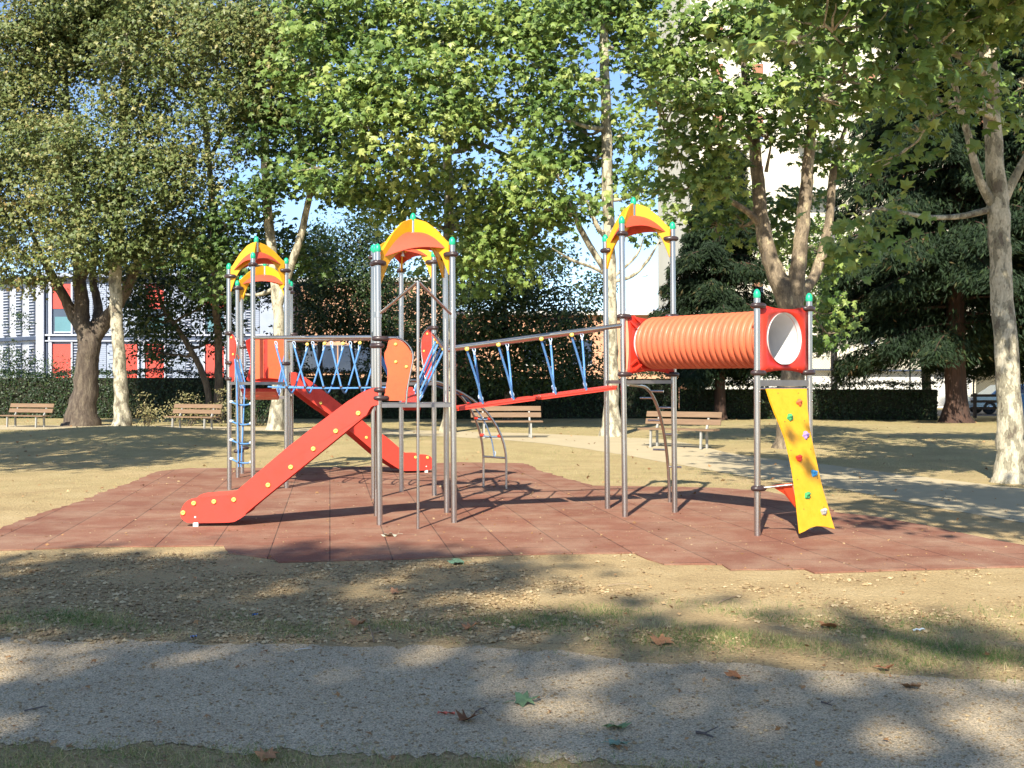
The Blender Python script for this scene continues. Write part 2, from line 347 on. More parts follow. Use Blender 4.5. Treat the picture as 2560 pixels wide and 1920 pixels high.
# red rubber safety surface
def rubber():
    m = bpy.data.materials.new('rubber_tiles'); m.use_nodes = True; nt = m.node_tree; N = nt.nodes; L = nt.links
    b = N["Principled BSDF"]; b.inputs["Roughness"].default_value = .9; b.inputs["Specular IOR Level"].default_value = .2
    tc = N.new("ShaderNodeTexCoord"); mp = N.new("ShaderNodeMapping")
    mp.inputs["Rotation"].default_value = (0, 0, R(-99.35)); L.new(tc.outputs["Object"], mp.inputs[0])
    br = N.new("ShaderNodeTexBrick"); L.new(mp.outputs[0], br.inputs[0]); br.offset = .5; br.squash = 1
    br.inputs["Color1"].default_value = (.28, .125, .080, 1); br.inputs["Color2"].default_value = (.235, .102, .066, 1)
    br.inputs["Mortar"].default_value = (.05, .02, .018, 1); br.inputs["Scale"].default_value = 1.0
    br.inputs["Mortar Size"].default_value = .006; br.inputs["Mortar Smooth"].default_value = .2; br.inputs["Brick Width"].default_value = 1.1; br.inputs["Row Height"].default_value = .556
    n = N.new("ShaderNodeTexNoise"); n.inputs["Scale"].default_value = 1.3; n.inputs["Detail"].default_value = 9; n.inputs["Roughness"].default_value = .7
    L.new(tc.outputs["Object"], n.inputs[0])
    r = N.new("ShaderNodeValToRGB"); r.color_ramp.elements[0].position = .42; r.color_ramp.elements[0].color = (0, 0, 0, 1); r.color_ramp.elements[1].position = .78; r.color_ramp.elements[1].color = (.55, .55, .55, 1)
    L.new(n.outputs[0], r.inputs[0]); mx = N.new("ShaderNodeMixRGB"); L.new(r.outputs[0], mx.inputs[0]); L.new(br.outputs[0], mx.inputs[1]); mx.inputs[2].default_value = (.50, .37, .25, 1)
    n2 = N.new("ShaderNodeTexNoise"); n2.inputs["Scale"].default_value = 90; n2.inputs["Detail"].default_value = 4; L.new(tc.outputs["Object"], n2.inputs[0])
    r2 = N.new("ShaderNodeValToRGB"); r2.color_ramp.elements[0].position = .35; r2.color_ramp.elements[0].color = (.68, .68, .68, 1); r2.color_ramp.elements[1].position = .62; L.new(n2.outputs[0], r2.inputs[0])
    m2 = N.new("ShaderNodeMixRGB"); m2.blend_type = 'MULTIPLY'; m2.inputs[0].default_value = .8; L.new(mx.outputs[0], m2.inputs[1]); L.new(r2.outputs[0], m2.inputs[2])
    L.new(m2.outputs[0], b.inputs["Base Color"])
    bp = N.new("ShaderNodeBump"); bp.inputs["Strength"].default_value = .5; bp.inputs["Distance"].default_value = .01; L.new(n2.outputs[0], bp.inputs["Height"]); L.new(bp.outputs[0], b.inputs["Normal"])
    return m
M['rubber'] = rubber()
FRONT = [(-500, 1392), (0, 1378), (250, 1369), (440, 1368), (557, 1366), (570, 1385), (688, 1400), (700, 1408), (880, 1403), (1000, 1401), (1100, 1395), (1280, 1389), (1400, 1387), (1587, 1384), (1620, 1400), (1662, 1413), (1807, 1413), (1824, 1427), (2009, 1425), (2038, 1435), (2136, 1432), (2350, 1425), (2560, 1419), (3000, 1412)]
BACK = [(3000, 1385), (2560, 1366), (2450, 1345), (2344, 1323), (2238, 1302), (2087, 1281), (2033, 1250), (1900, 1228), (1800, 1222), (1664, 1218), (1480, 1216), (1420, 1198), (1360, 1181), (1310, 1160), (1145, 1157), (1000, 1163), (860, 1170), (480, 1172), (390, 1180), (330, 1208), (250, 1234), (190, 1260), (85, 1290), (0, 1325), (-500, 1345)]
poly = []
loop = FRONT + BACK
for a, b_ in zip(loop, loop[1:] + loop[:1]):
    A = G(*a); B = G(*b_); n = max(1, int((B - A).length / .12)); back = a[1] < 1345
    for i in range(n):
        p = A.lerp(B, i / n); j = .045 if back else .012
        poly.append(Vector((p.x + random.uniform(-j, j), p.y + random.uniform(-j, j), .0)))
mb = MB(); mb.prism([p + UP * .002 for p in poly], UP * .012); rub = mb.build('rubber_surface', M['rubber'])
tag(rub, 'red rubber tile safety surface', kind='structure')

# ================================================================= THE PLAY STRUCTURE
play = empty('play_structure', 'red, orange and yellow climbing frame with steel posts, slides, rope bridges and tunnel', 'playground structure')
class Post: pass
PR = .034
def cap_on(parent, p, ax, r):
    c = MB(); c.lathe(p, ax, [(r * 1.03, -.05), (r * 1.12, -.045), (r * 1.14, -.012), (r * .98, .012), (r * .62, .034), (.001, .045)], 14); return c.build('post_cap', M['green'], parent)
def post(xf, yf, xt, yt, r=PR):
    q = Post(); q.f = G(xf, yf); d = q.f.y; q.t = P(xt, yt, d); q.f.z = 0
    if abs(q.t.x - q.f.x) > .04: q.t.x = q.f.x + math.copysign(.04, q.t.x - q.f.x)
    q.at = lambda z: q.f + (q.t - q.f) * (z / q.t.z)
    q.r = r
    m = MB(); top = q.at(q.t.z - .045); m.tube([q.f - UP * .05, top], r, 18, False); q.o = m.build('post', M['steel'], play)
    cap_on(q.o, top, UP, r); return q
def clamp(q, z, toward=None, s=1.0):
    c = MB(); p = q.at(z)
    if toward is None: dr = Vector((1, 0, 0))
    else: dr = Vector((toward.x - p.x, toward.y - p.y, 0)).normalized()
    c.lathe(p + dr * .022 * s, UP, [(PR * .9, -.028), (.050, -.028), (.064, -.017), (.068, 0), (.064, .017), (.050, .028), (PR * .9, .028)], 20, 1.45 * s, dr)
    c.lathe(p + dr * .075 + UP * .0, dr, [(.012, 0), (.012, .028), (.001, .03)], 8)
    return c.build('clamp', M['clamp'], q.o)
def zat(q, py): return EYE - (py - HY) / FPX * q.f.y

T1 = [post(573.5, 1227, 572.5, 657.5), post(632.4, 1236, 632.4, 629.6), post(716, 1222.5, 715.7, 644)]
T4 = [post(594.5, 1196, 593.5, 700), post(605.5, 1186, 603.5, 688.6), post(729.5, 1184.5, 727.7, 702.6), post(722.5, 1194, 721, 697)]
T3 = [post(934, 1249, 933, 611), post(1003.5, 1231, 1003, 640), post(1085.7, 1242, 1084, 626)]
T2 = [post(949, 1315.4, 944.5, 608.5), post(1135, 1310, 1130.5, 591.6), post(1117, 1285, 1113, 606), post(941.5, 1292.6, 938, 612)]
T5 = [post(1518.8, 1274.3, 1513, 585.6), post(1562.6, 1295, 1552.5, 539.3), post(1687, 1284, 1681, 553.8)]
T6 = [post(1893.5, 1342.6, 1892.3, 722), post(2024.5, 1326, 2022.5, 732)]

# roofs -------------------------------------------------------
def roof(posts, cl, zc, zcap, stub=None):
    """cl: clamp heights (m) at each post, zc: blade height at the centre, zcap: top of the middle spindle"""
    n = len(posts); c = Vector((0, 0, 0))
    for q in posts: c += q.at(2.9)
    c /= n; c.z = 0
    m = MB(); m.tube([c + UP * (zc - .26), c + UP * (zcap - .045)], PR * .92, 16); rf = m.build('roof', M['steel'], play)
    cap_on(rf, c + UP * (zcap - .045), UP, PR * .92)
    def outer(i, s):
        z0 = cl[i] + H(.095); return z0 + (zc - z0) * float(np.interp(s, [0, .1, .14, .4, .68, .95, 1], [.02, -.03, .02, .50, .86, 1, 1]))
    def inner(i, s): return float(np.interp(s, [.06, .25, .45, .7, 1], [cl[i] - H(.155), cl[i] - H(.01), cl[i] + H(.07), cl[i] + H(.115), zc - H(.14)]))
    for i, q in enumerate(posts):
        p = q.at(cl[i] + .1); p.z = 0; d = c - p; per = Vector((-d.y, d.x, 0)).normalized() * .011
        ss = [.075, .1, .14, .2, .27, .34, .42, .5, .58, .66, .74, .82, .9, .96]
        out = [p + d * s + UP * outer(i, s) for s in ss]; inn = [p + d * s + UP * (max(inner(i, s), cl[i] - .02) if i == stub else inner(i, s)) for s in ss]
        b = MB(); b.prism(out + inn[::-1], per * 2)
        for v in range(len(b.v)): b.v[v] = tuple(Vector(b.v[v]) - per)
        bo = b.build('roof_blade', M['yellow'], rf)
        clamp(q, cl[i], c); 
    for i in range(n):
        j = (i + 1) % n; qa, qb = posts[i], posts[j]; U, V = 14, 8; g = []
        def corner(k, q, v):
            s = .82 + (.15 - .82) * v; p = q.at(2.9); p.z = 0
            zt = zc - H(.10); zb = cl[k] + H(.052)
            return p + (c - p) * s + UP * (zt + (zb - zt) * (v ** 1.15) + .03 * math.sin(math.pi * v))
        for vv in range(V + 1):
            v = vv / V; A = corner(i, qa, v); B = corner(j, qb, v)
            for uu in range(U + 1):
                u = uu / U; p = A.lerp(B, u); o = Vector((p.x - c.x, p.y - c.y, 0))
                w = math.sin(math.pi * u)
                g.append(p + UP * (H(.036) * w * v) - o * .06 * w)
        fs = [(a * (U + 1) + b2, a * (U + 1) + b2 + 1, (a + 1) * (U + 1) + b2 + 1, (a + 1) * (U + 1) + b2) for a in range(V) for b2 in range(U)]
        mm = MB(); mm.add(g, fs, True); k = len(g)
        g2 = [Vector(x) - UP * .008 for x in g]; mm.add(g2, [tuple(reversed(f)) for f in fs], True)
        rim = list(range(V * (U + 1), (V + 1) * (U + 1)))
        mm.add([g[x] for x in rim] + [g2[x] for x in rim], [(x, x + 1, x + 1 + len(rim), x + len(rim)) for x in range(U)])
        mm.build('canopy_panel', M['roofred'], rf)
    return rf
def zs(posts, ys): return [zat(q, y) for q, y in zip(posts, ys)]
roof(T1, zs(T1, (691, 661.5, 677)), H(2.29), H(2.342))
roof(T4, zs(T4, (720.5, 716, 731, 722)), H(2.244), H(2.30))
roof(T3, zs(T3, (644, 677, 655)), H(2.27), H(2.33), 1)
roof(T2, zs(T2, (657, 636, 648, 660)), H(2.185), H(2.232))
roof(T5, zs(T5, (627, 584, 597)), H(2.363), H(2.412))

# decks -------------------------------------------------------
def deck(posts, z, extra=None):
    pts = [q.at(z) for q in posts]; pts = [Vector((p.x, p.y, 0)) for p in pts]
    if extra: pts += extra
    c = sum(pts, Vector()) / len(pts)
    area = sum(a.x * b.y - b.x * a.y for a, b in zip(pts, pts[1:] + pts[:1]))
    if area < 0: pts = pts[::-1]
    m = MB(); m.prism([p.lerp(c, .07) + UP * (z - .028) for p in pts], UP * .024); d = m.build('deck', M['galv'], play)
    for a, b in zip(pts, pts[1:] + pts[:1]):
        u = (b - a).normalized(); w = Vector((-u.y, u.x, 0)); L_ = (b - a).length
        e = MB(); e.box((a + b) / 2 + UP * (z - .014), L_ / 2 - PR * .9, .014, .021, u, w, UP); e.build('deck_beam', M['galv'], d)
    return d
ZA, ZB, ZC = 1.60, 1.355, 1.62
deck(T1, ZA); deck(T4, ZB); deck(T3, ZA - .005); deck(T2, ZB); deck(T5, ZC)
pa, pb = T6[0].f, T6[1].f
w6 = (pb - pa).normalized(); n6 = Vector((w6.y, -w6.x, 0))           # n6 points out of the tunnel, towards the camera right
mid23 = (T5[1].f + T5[2].f) / 2; mid6 = (pa + pb) / 2
m = MB(); m.box((pa + pb) / 2 + UP * (ZC - .03), (pb - pa).length / 2 - PR, .012, .030, w6, n6, UP)
m.box((pa + pb) / 2 + UP * (ZC - .001) - n6 * .06, (pb - pa).length / 2 - PR, .07, .006, w6, n6, UP)
m.build('tunnel_sill', M['galv'], play)

# slides ------------------------------------------------------
def slide(outline, a, b, inward, width, bolts, screws, bed, foot):
    """outline: near side board in px on the upright plane a-b"""
    pts = [vpl(x, y, a, b) for x, y in outline]; iw = inward.normalized(); t = .019
    bp = [vpl(x, y, a, b) for x, y in bed]
    s = MB(); s.prism(bp, iw * width); sl = s.build('slide', M['steel'], play)
    n = MB(); n.prism(pts, -iw * t); near = n.build('side_panel', M['red'], sl)
    f = MB(); f.prism([p + iw * (width + .001) for p in pts], iw * t); f.build('side_panel', M['red'], sl)
    for x, y in bolts:
        p = vpl(x, y, a, b) - iw * t; k = MB()
        k.lathe(p, -iw, [(.026, 0), (.027, .006), (.022, .015), (.012, .019), (.011, .014), (.001, .014)], 14); k.build('bolt', M['bolt'], sl)
    for x, y in screws:
        p = vpl(x, y, a, b) - iw * t; k = MB(); k.lathe(p, -iw, [(.012, 0), (.011, .004), (.001, .006)], 10); k.build('screw', M['white'], sl)
    k = MB(); p = vpl(foot[0], foot[1], a, b) - iw * .005
    k.box((p.x, p.y, p.z / 2), .028, .015, p.z / 2 + .005); k.build('foot', M['white'], sl)
    k = MB(); q = p + iw * (width - .02); k.box((q.x, q.y, q.z / 2), .028, .02, q.z / 2); k.build('foot', M['white'], sl)
    return sl
def curve2(pl, n=4): return [(v.x, v.y) for v in smooth_pts([(x, y, 0) for x, y in pl], n)]
top1 = curve2([(946, 968), (928, 971.5), (904, 981.5), (880, 997), (856, 1013), (718, 1119), (600, 1220), (580, 1233.5), (559, 1239), (506, 1243), (479, 1247), (462, 1259), (452, 1281), (456, 1297), (470, 1306.5)])
bot1 = curve2([(500, 1307), (575, 1305.5), (596, 1299), (615, 1286), (639, 1262.7), (893, 1056), (914, 1040), (922, 1027), (930, 1016), (946, 1012)])
a1 = G(946, 1316); b1_ = G(490, 1319)
iw1 = Vector((-(b1_ - a1).y, (b1_ - a1).x, 0)).normalized(); iw1 = iw1 if iw1.y > 0 else -iw1
bed1 = [(940, 1000), (900, 1012), (862, 1040), (720, 1150), (608, 1250), (590, 1262), (560, 1270), (470, 1276), (470, 1282), (562, 1277), (594, 1268), (614, 1254), (726, 1157), (866, 1047), (902, 1020), (940, 1008)]
slide(top1 + bot1, a1, b1_, iw1, .54, [(459, 1281.6), (485.7, 1257.7), (536, 1253.6), (585.6, 1248.8), (671, 1212.4), (727.6, 1167.5), (784, 1122), (840, 1077.5), (896, 1033)], [(489, 1292.5)], bed1, (490, 1307))
top2 = curve2([(727, 931), (742, 932), (758, 941), (790, 963), (854, 1012), (904, 1050), (928.7, 1071), (964.8, 1091.8), (1002.8, 1124), (1014, 1132.6), (1031, 1136.4), (1060, 1136), (1076, 1142), (1083, 1156), (1081, 1171)])
bot2 = curve2([(1070, 1175.5), (1014, 1177), (999, 1173.4), (955, 1145), (894.5, 1093.7), (824, 1036.7), (801.5, 1021.5), (739, 974), (727, 961)])
a2 = G(729, 1195); b2_ = G(1065.6, 1183)
iw2 = Vector((-(b2_ - a2).y, (b2_ - a2).x, 0)).normalized(); iw2 = iw2 if iw2.y > 0 else -iw2
bed2 = [(729, 955), (745, 957), (800, 995), (900, 1075), (1004, 1150), (1030, 1156), (1075, 1158), (1075, 1163), (1028, 1161), (1000, 1155), (896, 1080), (797, 1002), (742, 963), (729, 960)]
slide(top2 + bot2, a2, b2_, iw2, .54, [(801, 1007.6), (915, 1093.7), (1038, 1143), (1067.7, 1143.6)], [(1065, 1166)], bed2, (1065.6, 1176))

# barrier panels ----------------------------------------------
def panel(outline, frame, a, b, m, sx=1, kn=(), t=.016, name='barrier_panel', off=0.0, n=3):
    w = (b - a); nn = Vector((w.y, -w.x, 0)).normalized()
    if nn.y > 0: nn = -nn
    pts = [vpl(x, y, a, b) + nn * off for x, y in curve2(outline + outline[:1], n)[:-1]]
    k = MB(); k.prism(pts, nn * t); o = k.build(name, m, play)
    if frame:
        k = MB(); k.tube([vpl(x, y, a, b) for x, y in curve2(frame, 4)], .0125, 10); k.build('panel_frame', M['steel'], o)
    for x, y in kn:
        k = MB(); k.lathe(vpl(x, y, a, b) + nn * (t + off), nn, [(.018, 0), (.018, .006), (.010, .013), (.001, .014)], 12); k.build('bolt', M['bolt'], o)
    return o
c8 = lambda L_: [(900 + x / 5.925, 780 + y / 5.925) for x, y in L_]
c7 = lambda L_: [(540 + x / 6.38, 800 + y / 6.38) for x, y in L_]
panel(c8([(415, 425), (480, 408), (540, 412), (620, 440), (690, 500), (740, 580), (765, 680), (752, 800), (722, 960), (690, 1100), (670, 1210), (668, 1300), (660, 1312), (380, 1312), (362, 1290), (360, 1220), (385, 1100), (405, 980), (400, 840), (370, 740), (360, 620), (395, 540), (410, 480)]),
      c8([(330, 385), (430, 380), (540, 385), (650, 430), (730, 510), (775, 600), (785, 700), (760, 830), (730, 980), (705, 1120), (690, 1250), (685, 1370)]), T2[0].f, T2[1].f, M['orange'], kn=c8([(525, 480), (685, 812), (528, 740)]))
panel(c8([(1050, 265), (1010, 278), (960, 335), (930, 420), (920, 520), (925, 620), (945, 760), (970, 900), (985, 985), (1060, 985), (1078, 900), (1070, 760), (1062, 640), (1082, 540), (1084, 400), (1072, 300)]),
      c8([(1090, 240), (1030, 245), (960, 290), (920, 380), (908, 500), (915, 640), (935, 780), (955, 920), (975, 1020)]), T3[1].f, T3[2].f, M['red'], kn=c8([(1012, 325), (962, 580)]))
panel(c7([(235, 240), (262, 228), (295, 270), (325, 400), (315, 520), (300, 700), (298, 955), (240, 960), (225, 800), (230, 600), (228, 400)]),
      c7([(200, 190), (250, 205), (300, 260), (335, 360), (340, 430), (325, 560), (310, 700), (305, 850), (303, 1000)]), T1[0].f, T1[1].f, M['red'], kn=c7([(262, 280), (288, 550)]))
panel(c7([(470, 330), (510, 312), (560, 310), (562, 500), (562, 700), (562, 960), (490, 962), (500, 900), (530, 800), (548, 700), (530, 580), (495, 470)]), None, T4[0].f + Vector((-.05, 0, 0)), T4[1].f + Vector((.75, 0, 0)), M['dred'])
# wide two-winged bay panel on the rear tower
A4, B4 = T4[1].f, T4[2].f
q1, q2, q3, q4 = [vpl(x, 900, A4, B4) for x in (628, 662, 671, 713)]
z1, z0 = zat(T4[1], 847.5), zat(T4[1], 948)
k = MB()
for (u, v, bul) in ((q1, q2, 1), (q3, q4, -1)):
    seg = []
    for i in range(7):
        t_ = i / 6; p = u.lerp(v, t_); dep = .07 * (t_ if bul > 0 else 1 - t_)
        seg.append(Vector((p.x, p.y - dep, 0)))
    rev = [p + Vector((0, .02, 0)) for p in seg[::-1]]
    k.prism([p + UP * z0 for p in seg + rev], UP * (z1 - z0))
bay = k.build('bay_panel', M['orange'], play)
k = MB(); k.prism([q2 * 1 + Vector((0, -.045, z0 - q2.z)), q3 + Vector((0, -.045, z0 - q3.z)), q3 + Vector((0, -.02, z0 - q3.z)), q2 + Vector((0, -.02, z0 - q2.z))], UP * (z1 - z0)); k.build('joint_strip', M['dred'], bay)
k = MB(); ww = []
for i in range(9):
    t_ = i / 8; p = q1.lerp(q4, t_); ww.append(Vector((p.x, p.y - .02 - .08 * math.sin(math.pi * t_), z0 - .02 + .04 * math.sin(math.pi * t_))))
k.prism([p - UP * .05 for p in (ww[0], ww[-1])] + ww[::-1], Vector((0, .3, 0))); k.build('seat_board', M['dred'], bay)

# ropes and bridges ------------------------------------------
def sag(a, b, s, n=8): return [a.lerp(b, i / n) - UP * s * 4 * (i / n) * (1 - i / n) for i in range(n + 1)]
def knob(p, parent, toward=Vector((0, -1, 0))):
    k = MB(); k.lathe(p, toward, [(.020, -.01), (.026, -.004), (.026, .004), (.018, .012), (.001, .014)], 12); return k.build('rope_knob', M['bolt'], parent)
def thimble(p, d, parent):
    d = d.normalized(); w = Vector((1, 0, 0)); pts = []
    for i in range(13):
        an = 2 * math.pi * i / 12; r = .020 * (1.0 + .0 * math.cos(an)); pts.append(p + d * (.032 - .030 * math.cos(an)) + w * r * math.sin(an) * (1 - .35 * (1 - math.cos(an)) / 2))
    k = MB(); k.tube(pts, .0065, 6, False); k.tube([p + d * .058, p + d * .10], .012, 8); return k.build('rope_end', M['thimble'], parent)
def rail(q0, z0_, q1_, z1_, r=.029):
    a, b = q0.at(z0_), q1_.at(z1_); k = MB(); k.tube([a, b], r, 14, False); return k.build('handrail', M['steel'], play), a, b
def plank_bridge(f0, f1, g0, g1, zr, zd, tf, bf, tr, br_, nb=2, gap=.03, bw=.2):
    """f0-f1 near rail posts, g0-g1 far rail posts; zr rail heights, zd board heights at both ends"""
    r1, a, b = rail(f0, zr[0], f1, zr[1]); r2, c, d = rail(g0, zr[0], g1, zr[1])
    m0 = (f0.f + g0.f) / 2 + UP * zd[0]; m1 = (f1.f + g1.f) / 2 + UP * zd[1]
    L_ = (m1 - m0).length; u = (m1 - m0).normalized(); w = UP.cross(u).normalized(); up = u.cross(w)
    if w.dot(g0.f - f0.f) < 0: w = -w
    if up.z < 0: up = -up
    s0, s1 = .045 / L_, 1 - .045 / L_; root = None
    for i in range(nb):
        ta = s0 + (s1 - s0) * i / nb + (gap / L_ if i else 0); tb = s0 + (s1 - s0) * (i + 1) / nb - (gap / L_ if i < nb - 1 else 0)
        p0, p1 = m0 + u * L_ * ta, m0 + u * L_ * tb; k = MB(); hl = (p1 - p0).length / 2
        k.box((p0 + p1) / 2 + up * .012, hl, bw, .011, u, w, up, bev=.02); k.box((p0 + p1) / 2 - up * .012, hl * .985, bw * .96, .011, u, w, up, bev=.02)
        o = k.build('bridge_board', M['red'], play); root = root or o
        k = MB(); k.tube([p1, p1 + u * 2 * gap + up * .01], .007, 6); k.build('chain_link', M['steel'], o)
    for side, (x0, x1, tt, bb, mt) in enumerate(((a, b, tf, bf, 'rope'), (c, d, tr, br_, 'rope'))):
        sg = -1 if side == 0 else 1
        for t0, t1 in zip(tt, bb):
            top = x0.lerp(x1, t0) - UP * .035; bot = m0.lerp(m1, t1) + w * sg * (bw + .004) + up * .03
            k = MB(); k.tube(smooth_pts([top - UP * .02, top.lerp(bot, .5) + (u * .008 - UP * .01), bot], 4), .0135, 8); ro = k.build('rope', M[mt], r1 if side == 0 else r2)
            if side == 0: knob(top + Vector((0, -.02, 0)), r1 if side == 0 else r2)
            else: thimble(top + UP * .02, bot - top, r2)
            thimble(bot - (bot - top).normalized() * .09, bot - top, r1 if side == 0 else r2)
    return root
plank_bridge(T2[1], T5[1], T2[2], T5[0], (H(1.244), H(1.422)), (H(.805), H(.965)), (.08, .26, .51, .69), (.17, .35, .60, .785), (.17, .375, .645, .845), (.20, .39, .645, .84), bw=.2)
plank_bridge(T2[2], T3[2], T2[3], T3[0], (H(1.258), H(1.42)), (H(.80), H(.95)), (.15, .35, .6, .8), (.25, .42, .62, .78), (.15, .35, .6, .8), (.25, .42, .62, .78), bw=.11)
plank_bridge(T1[2], T4[3], T1[0], T4[0], (H(1.40), H(1.25)), (H(.93), H(.83)), (.15, .35, .6, .8), (.25, .42, .62, .78), (.15, .35, .6, .8), (.25, .42, .62, .78), bw=.26)

# woven rope bridge between the left tower and the rear middle tower
rA, a, b = rail(T1[1], zat(T1[1], 844), T3[0], zat(T3[0], 843)); rB, c, d = rail(T1[2], zat(T1[2], 851), T3[1], zat(T3[1], 845))
def alongpx(a, b, px, py): p = vpl(px, py, a, b); return p
bf0, bf1 = vpl(668, 967, a, b), vpl(932, 969, a, b)
k = MB(); k.tube(sag(bf0 + Vector((0, .06, 0)), bf1 + Vector((0, .06, 0)), .015, 14), .0125, 10); net = k.build('net_rope', M['rope'], play)
g0, g1 = vpl(716, 966, c, d), vpl(1000, 968, c, d)
k = MB(); k.tube(sag(g0 - Vector((0, .06, 0)), g1 - Vector((0, .06, 0)), .015, 14), .0125, 10); k.build('net_rope', M['rope'], net)
for xt, xb, xr, yr_ in ((689, 716, 769, 861), (734, 762, 812, 859), (781, 807.5, 858.6, 859), (828, 851.6, 900.5, 857.6), (875, 899, 945, 857)):
    p0 = vpl(xt, 853, a, b); p1 = vpl(xb, 968, a, b) + Vector((0, .06, 0)); p3 = vpl(xr, yr_, c, d)
    p2 = vpl(xr - 28, 966, c, d) - Vector((0, .06, 0)); pm = (p1 + p2) / 2 - UP * .09
    k = MB(); k.tube([p0 - UP * .05, p1], .0135, 8); k.tube(smooth_pts([p1, pm, p2], 6), .0135, 8); k.tube([p2, p3 - UP * .05], .0135, 8); k.build('net_rope', M['rope'], net)
    thimble(p0, p1 - p0, net); knob(p3 - Vector((0, .03, 0)), net); thimble(p3 - UP * .01, p2 - p3, net)
    for p in (p1, p2):
        k = MB(); k.lathe(p - Vector((.025, 0, 0)), Vector((1, 0, 0)), [(.012, 0), (.021, .01), (.023, .025), (.021, .04), (.012, .05)], 10); k.build('rope_joint', M['clamp'], net)
# rope ladder on the left tower
A_, B_ = T1[0], T1[1]; cen_top = (A_.at(ZA) + B_.at(ZA)) / 2
k = MB()
for dx_ in (-.03, .03):
    k.tube([A_.at(1.94).lerp(B_.at(1.94), .35) + Vector((dx_ * 1.2, 0, 0)), cen_top + Vector((dx_ * 2, 0, -.0)), A_.at(.37).lerp(B_.at(.37), .45) + Vector((dx_ * .6, 0, 0))], .010, 8)
lad = k.build('rope_ladder', M['rope'], play)
for ya in (1004, 1052, 1099, 1146):
    p0 = A_.at(zat(A_, ya)); p1 = B_.at(zat(A_, ya) - .02); k = MB(); k.tube(sag(p0.lerp(p1, .08), p1.lerp(p0, .05), .035, 10), .0115, 8); k.build('rung', M['rope'], lad)
    for t_ in (.1, .93):
        k = MB(); p = p0.lerp(p1, t_); k.lathe(p - Vector((.02, 0, 0)), Vector((1, 0, -.1)), [(.008, -.01), (.022, .0), (.024, .02), (.022, .04), (.008, .05)], 10); k.build('rung_end', M['thimble'], lad)
    k = MB(); p = p0.lerp(p1, .46) - UP * .034; k.lathe(p - Vector((.03, 0, 0)), Vector((1, 0, 0)), [(.01, 0), (.02, .01), (.02, .05), (.01, .06)], 10); k.build('rope_joint', M['clamp'], lad)

# fire pole with its peaked guard rail
pf = G(1045, 1325.6); pf.z = 0; zt = EYE - (703.6 - HY) / FPX * pf.y; pt = pf + UP * zt
k = MB(); k.tube([pf - UP * .05, pt], .0165, 14); fp = k.build('fire_pole', M['steel'], play)
ra, rb = T2[0].at(zat(T2[0], 787)), T2[1].at(zat(T2[1], 789))
k = MB(); k.tube(smooth_pts([ra, ra.lerp(pt, .45), ra.lerp(pt, .88), pt - UP * .004, rb.lerp(pt, .88), rb.lerp(pt, .45), rb], 4), .0165, 12); k.build('guard_rail', M['steel'], fp)
for q, y in ((T2[0], 787), (T2[1], 789)):
    k = MB(); k.tube([q.at(zat(q, y) - .03), q.at(zat(q, y) + .03)], .042, 16); k.build('rail_socket', M['steel'], q.o)

# arched rope climber on the rear middle tower
f1, f2 = G(1208.7, 1218.6), G(1265.7, 1224); E_, D_ = T3[1].f, T3[2].f
k = MB(); cl_ = None; tubes = []
for ft, tp in ((f1, D_.lerp(E_, .25)), (f2, D_.lerp(E_, .72))):
    pts = [Vector((ft.x, ft.y, -.03)), Vector((ft.x, ft.y, .2))]
    for i in range(0, 15):
        th = R(90 - i * 90 / 14); p = Vector((tp.x, tp.y, 0)).lerp(Vector((ft.x, ft.y, 0)), math.sin(th)); pts.append(p + UP * (H(.25) + H(.77) * math.cos(th)))
    tubes.append(pts)
tubes = [tubes[0], tubes[1]]
k.tube(tubes[0], .0185, 12); k.tube(tubes[1], .0185, 12); arch = k.build('rope_climber', M['steel'], play)
def at_z(pts, z):
    for a_, b_ in zip(pts[:-1], pts[1:]):
        if a_.z <= z <= b_.z: return a_.lerp(b_, (z - a_.z) / max(1e-6, b_.z - a_.z))
    return pts[-1]
k = MB(); k.tube([at_z(tubes[0], H(.295)), at_z(tubes[1], H(.295))], .0165, 10); k.build('rung', M['steel'], arch)
cent = []
for z in (.50, .665, .80, .90):
    a_, b_ = at_z(tubes[0], H(z)), at_z(tubes[1], H(z)); k = MB(); k.tube(sag(a_, b_, .02), .012, 8); k.build('rung', M['rope2'], arch); cent.append((a_ + b_) / 2 - UP * .02)
    for e in (a_, b_):
        k = MB(); w = (b_ - a_).normalized() * (1 if e is a_ else -1); k.lathe(e, w, [(.012, .0), (.026, .01), (.026, .05), (.013, .075)], 10); k.build('rung_end', M['dred'], arch)
    k = MB(); k.lathe(cent[-1] - UP * .02, UP, [(.01, 0), (.022, .01), (.022, .03), (.01, .04)], 10); k.build('rope_joint', M['clamp'], arch)
lo = (at_z(tubes[0], H(.295)) + at_z(tubes[1], H(.295))) / 2; hi = (tubes[0][-1] + tubes[1][-1]) / 2
k = MB(); k.tube(smooth_pts([lo] + cent + [hi], 5), .011, 8); k.build('rope', M['rope2'], arch); thimble(lo + UP * .09, -UP, arch)

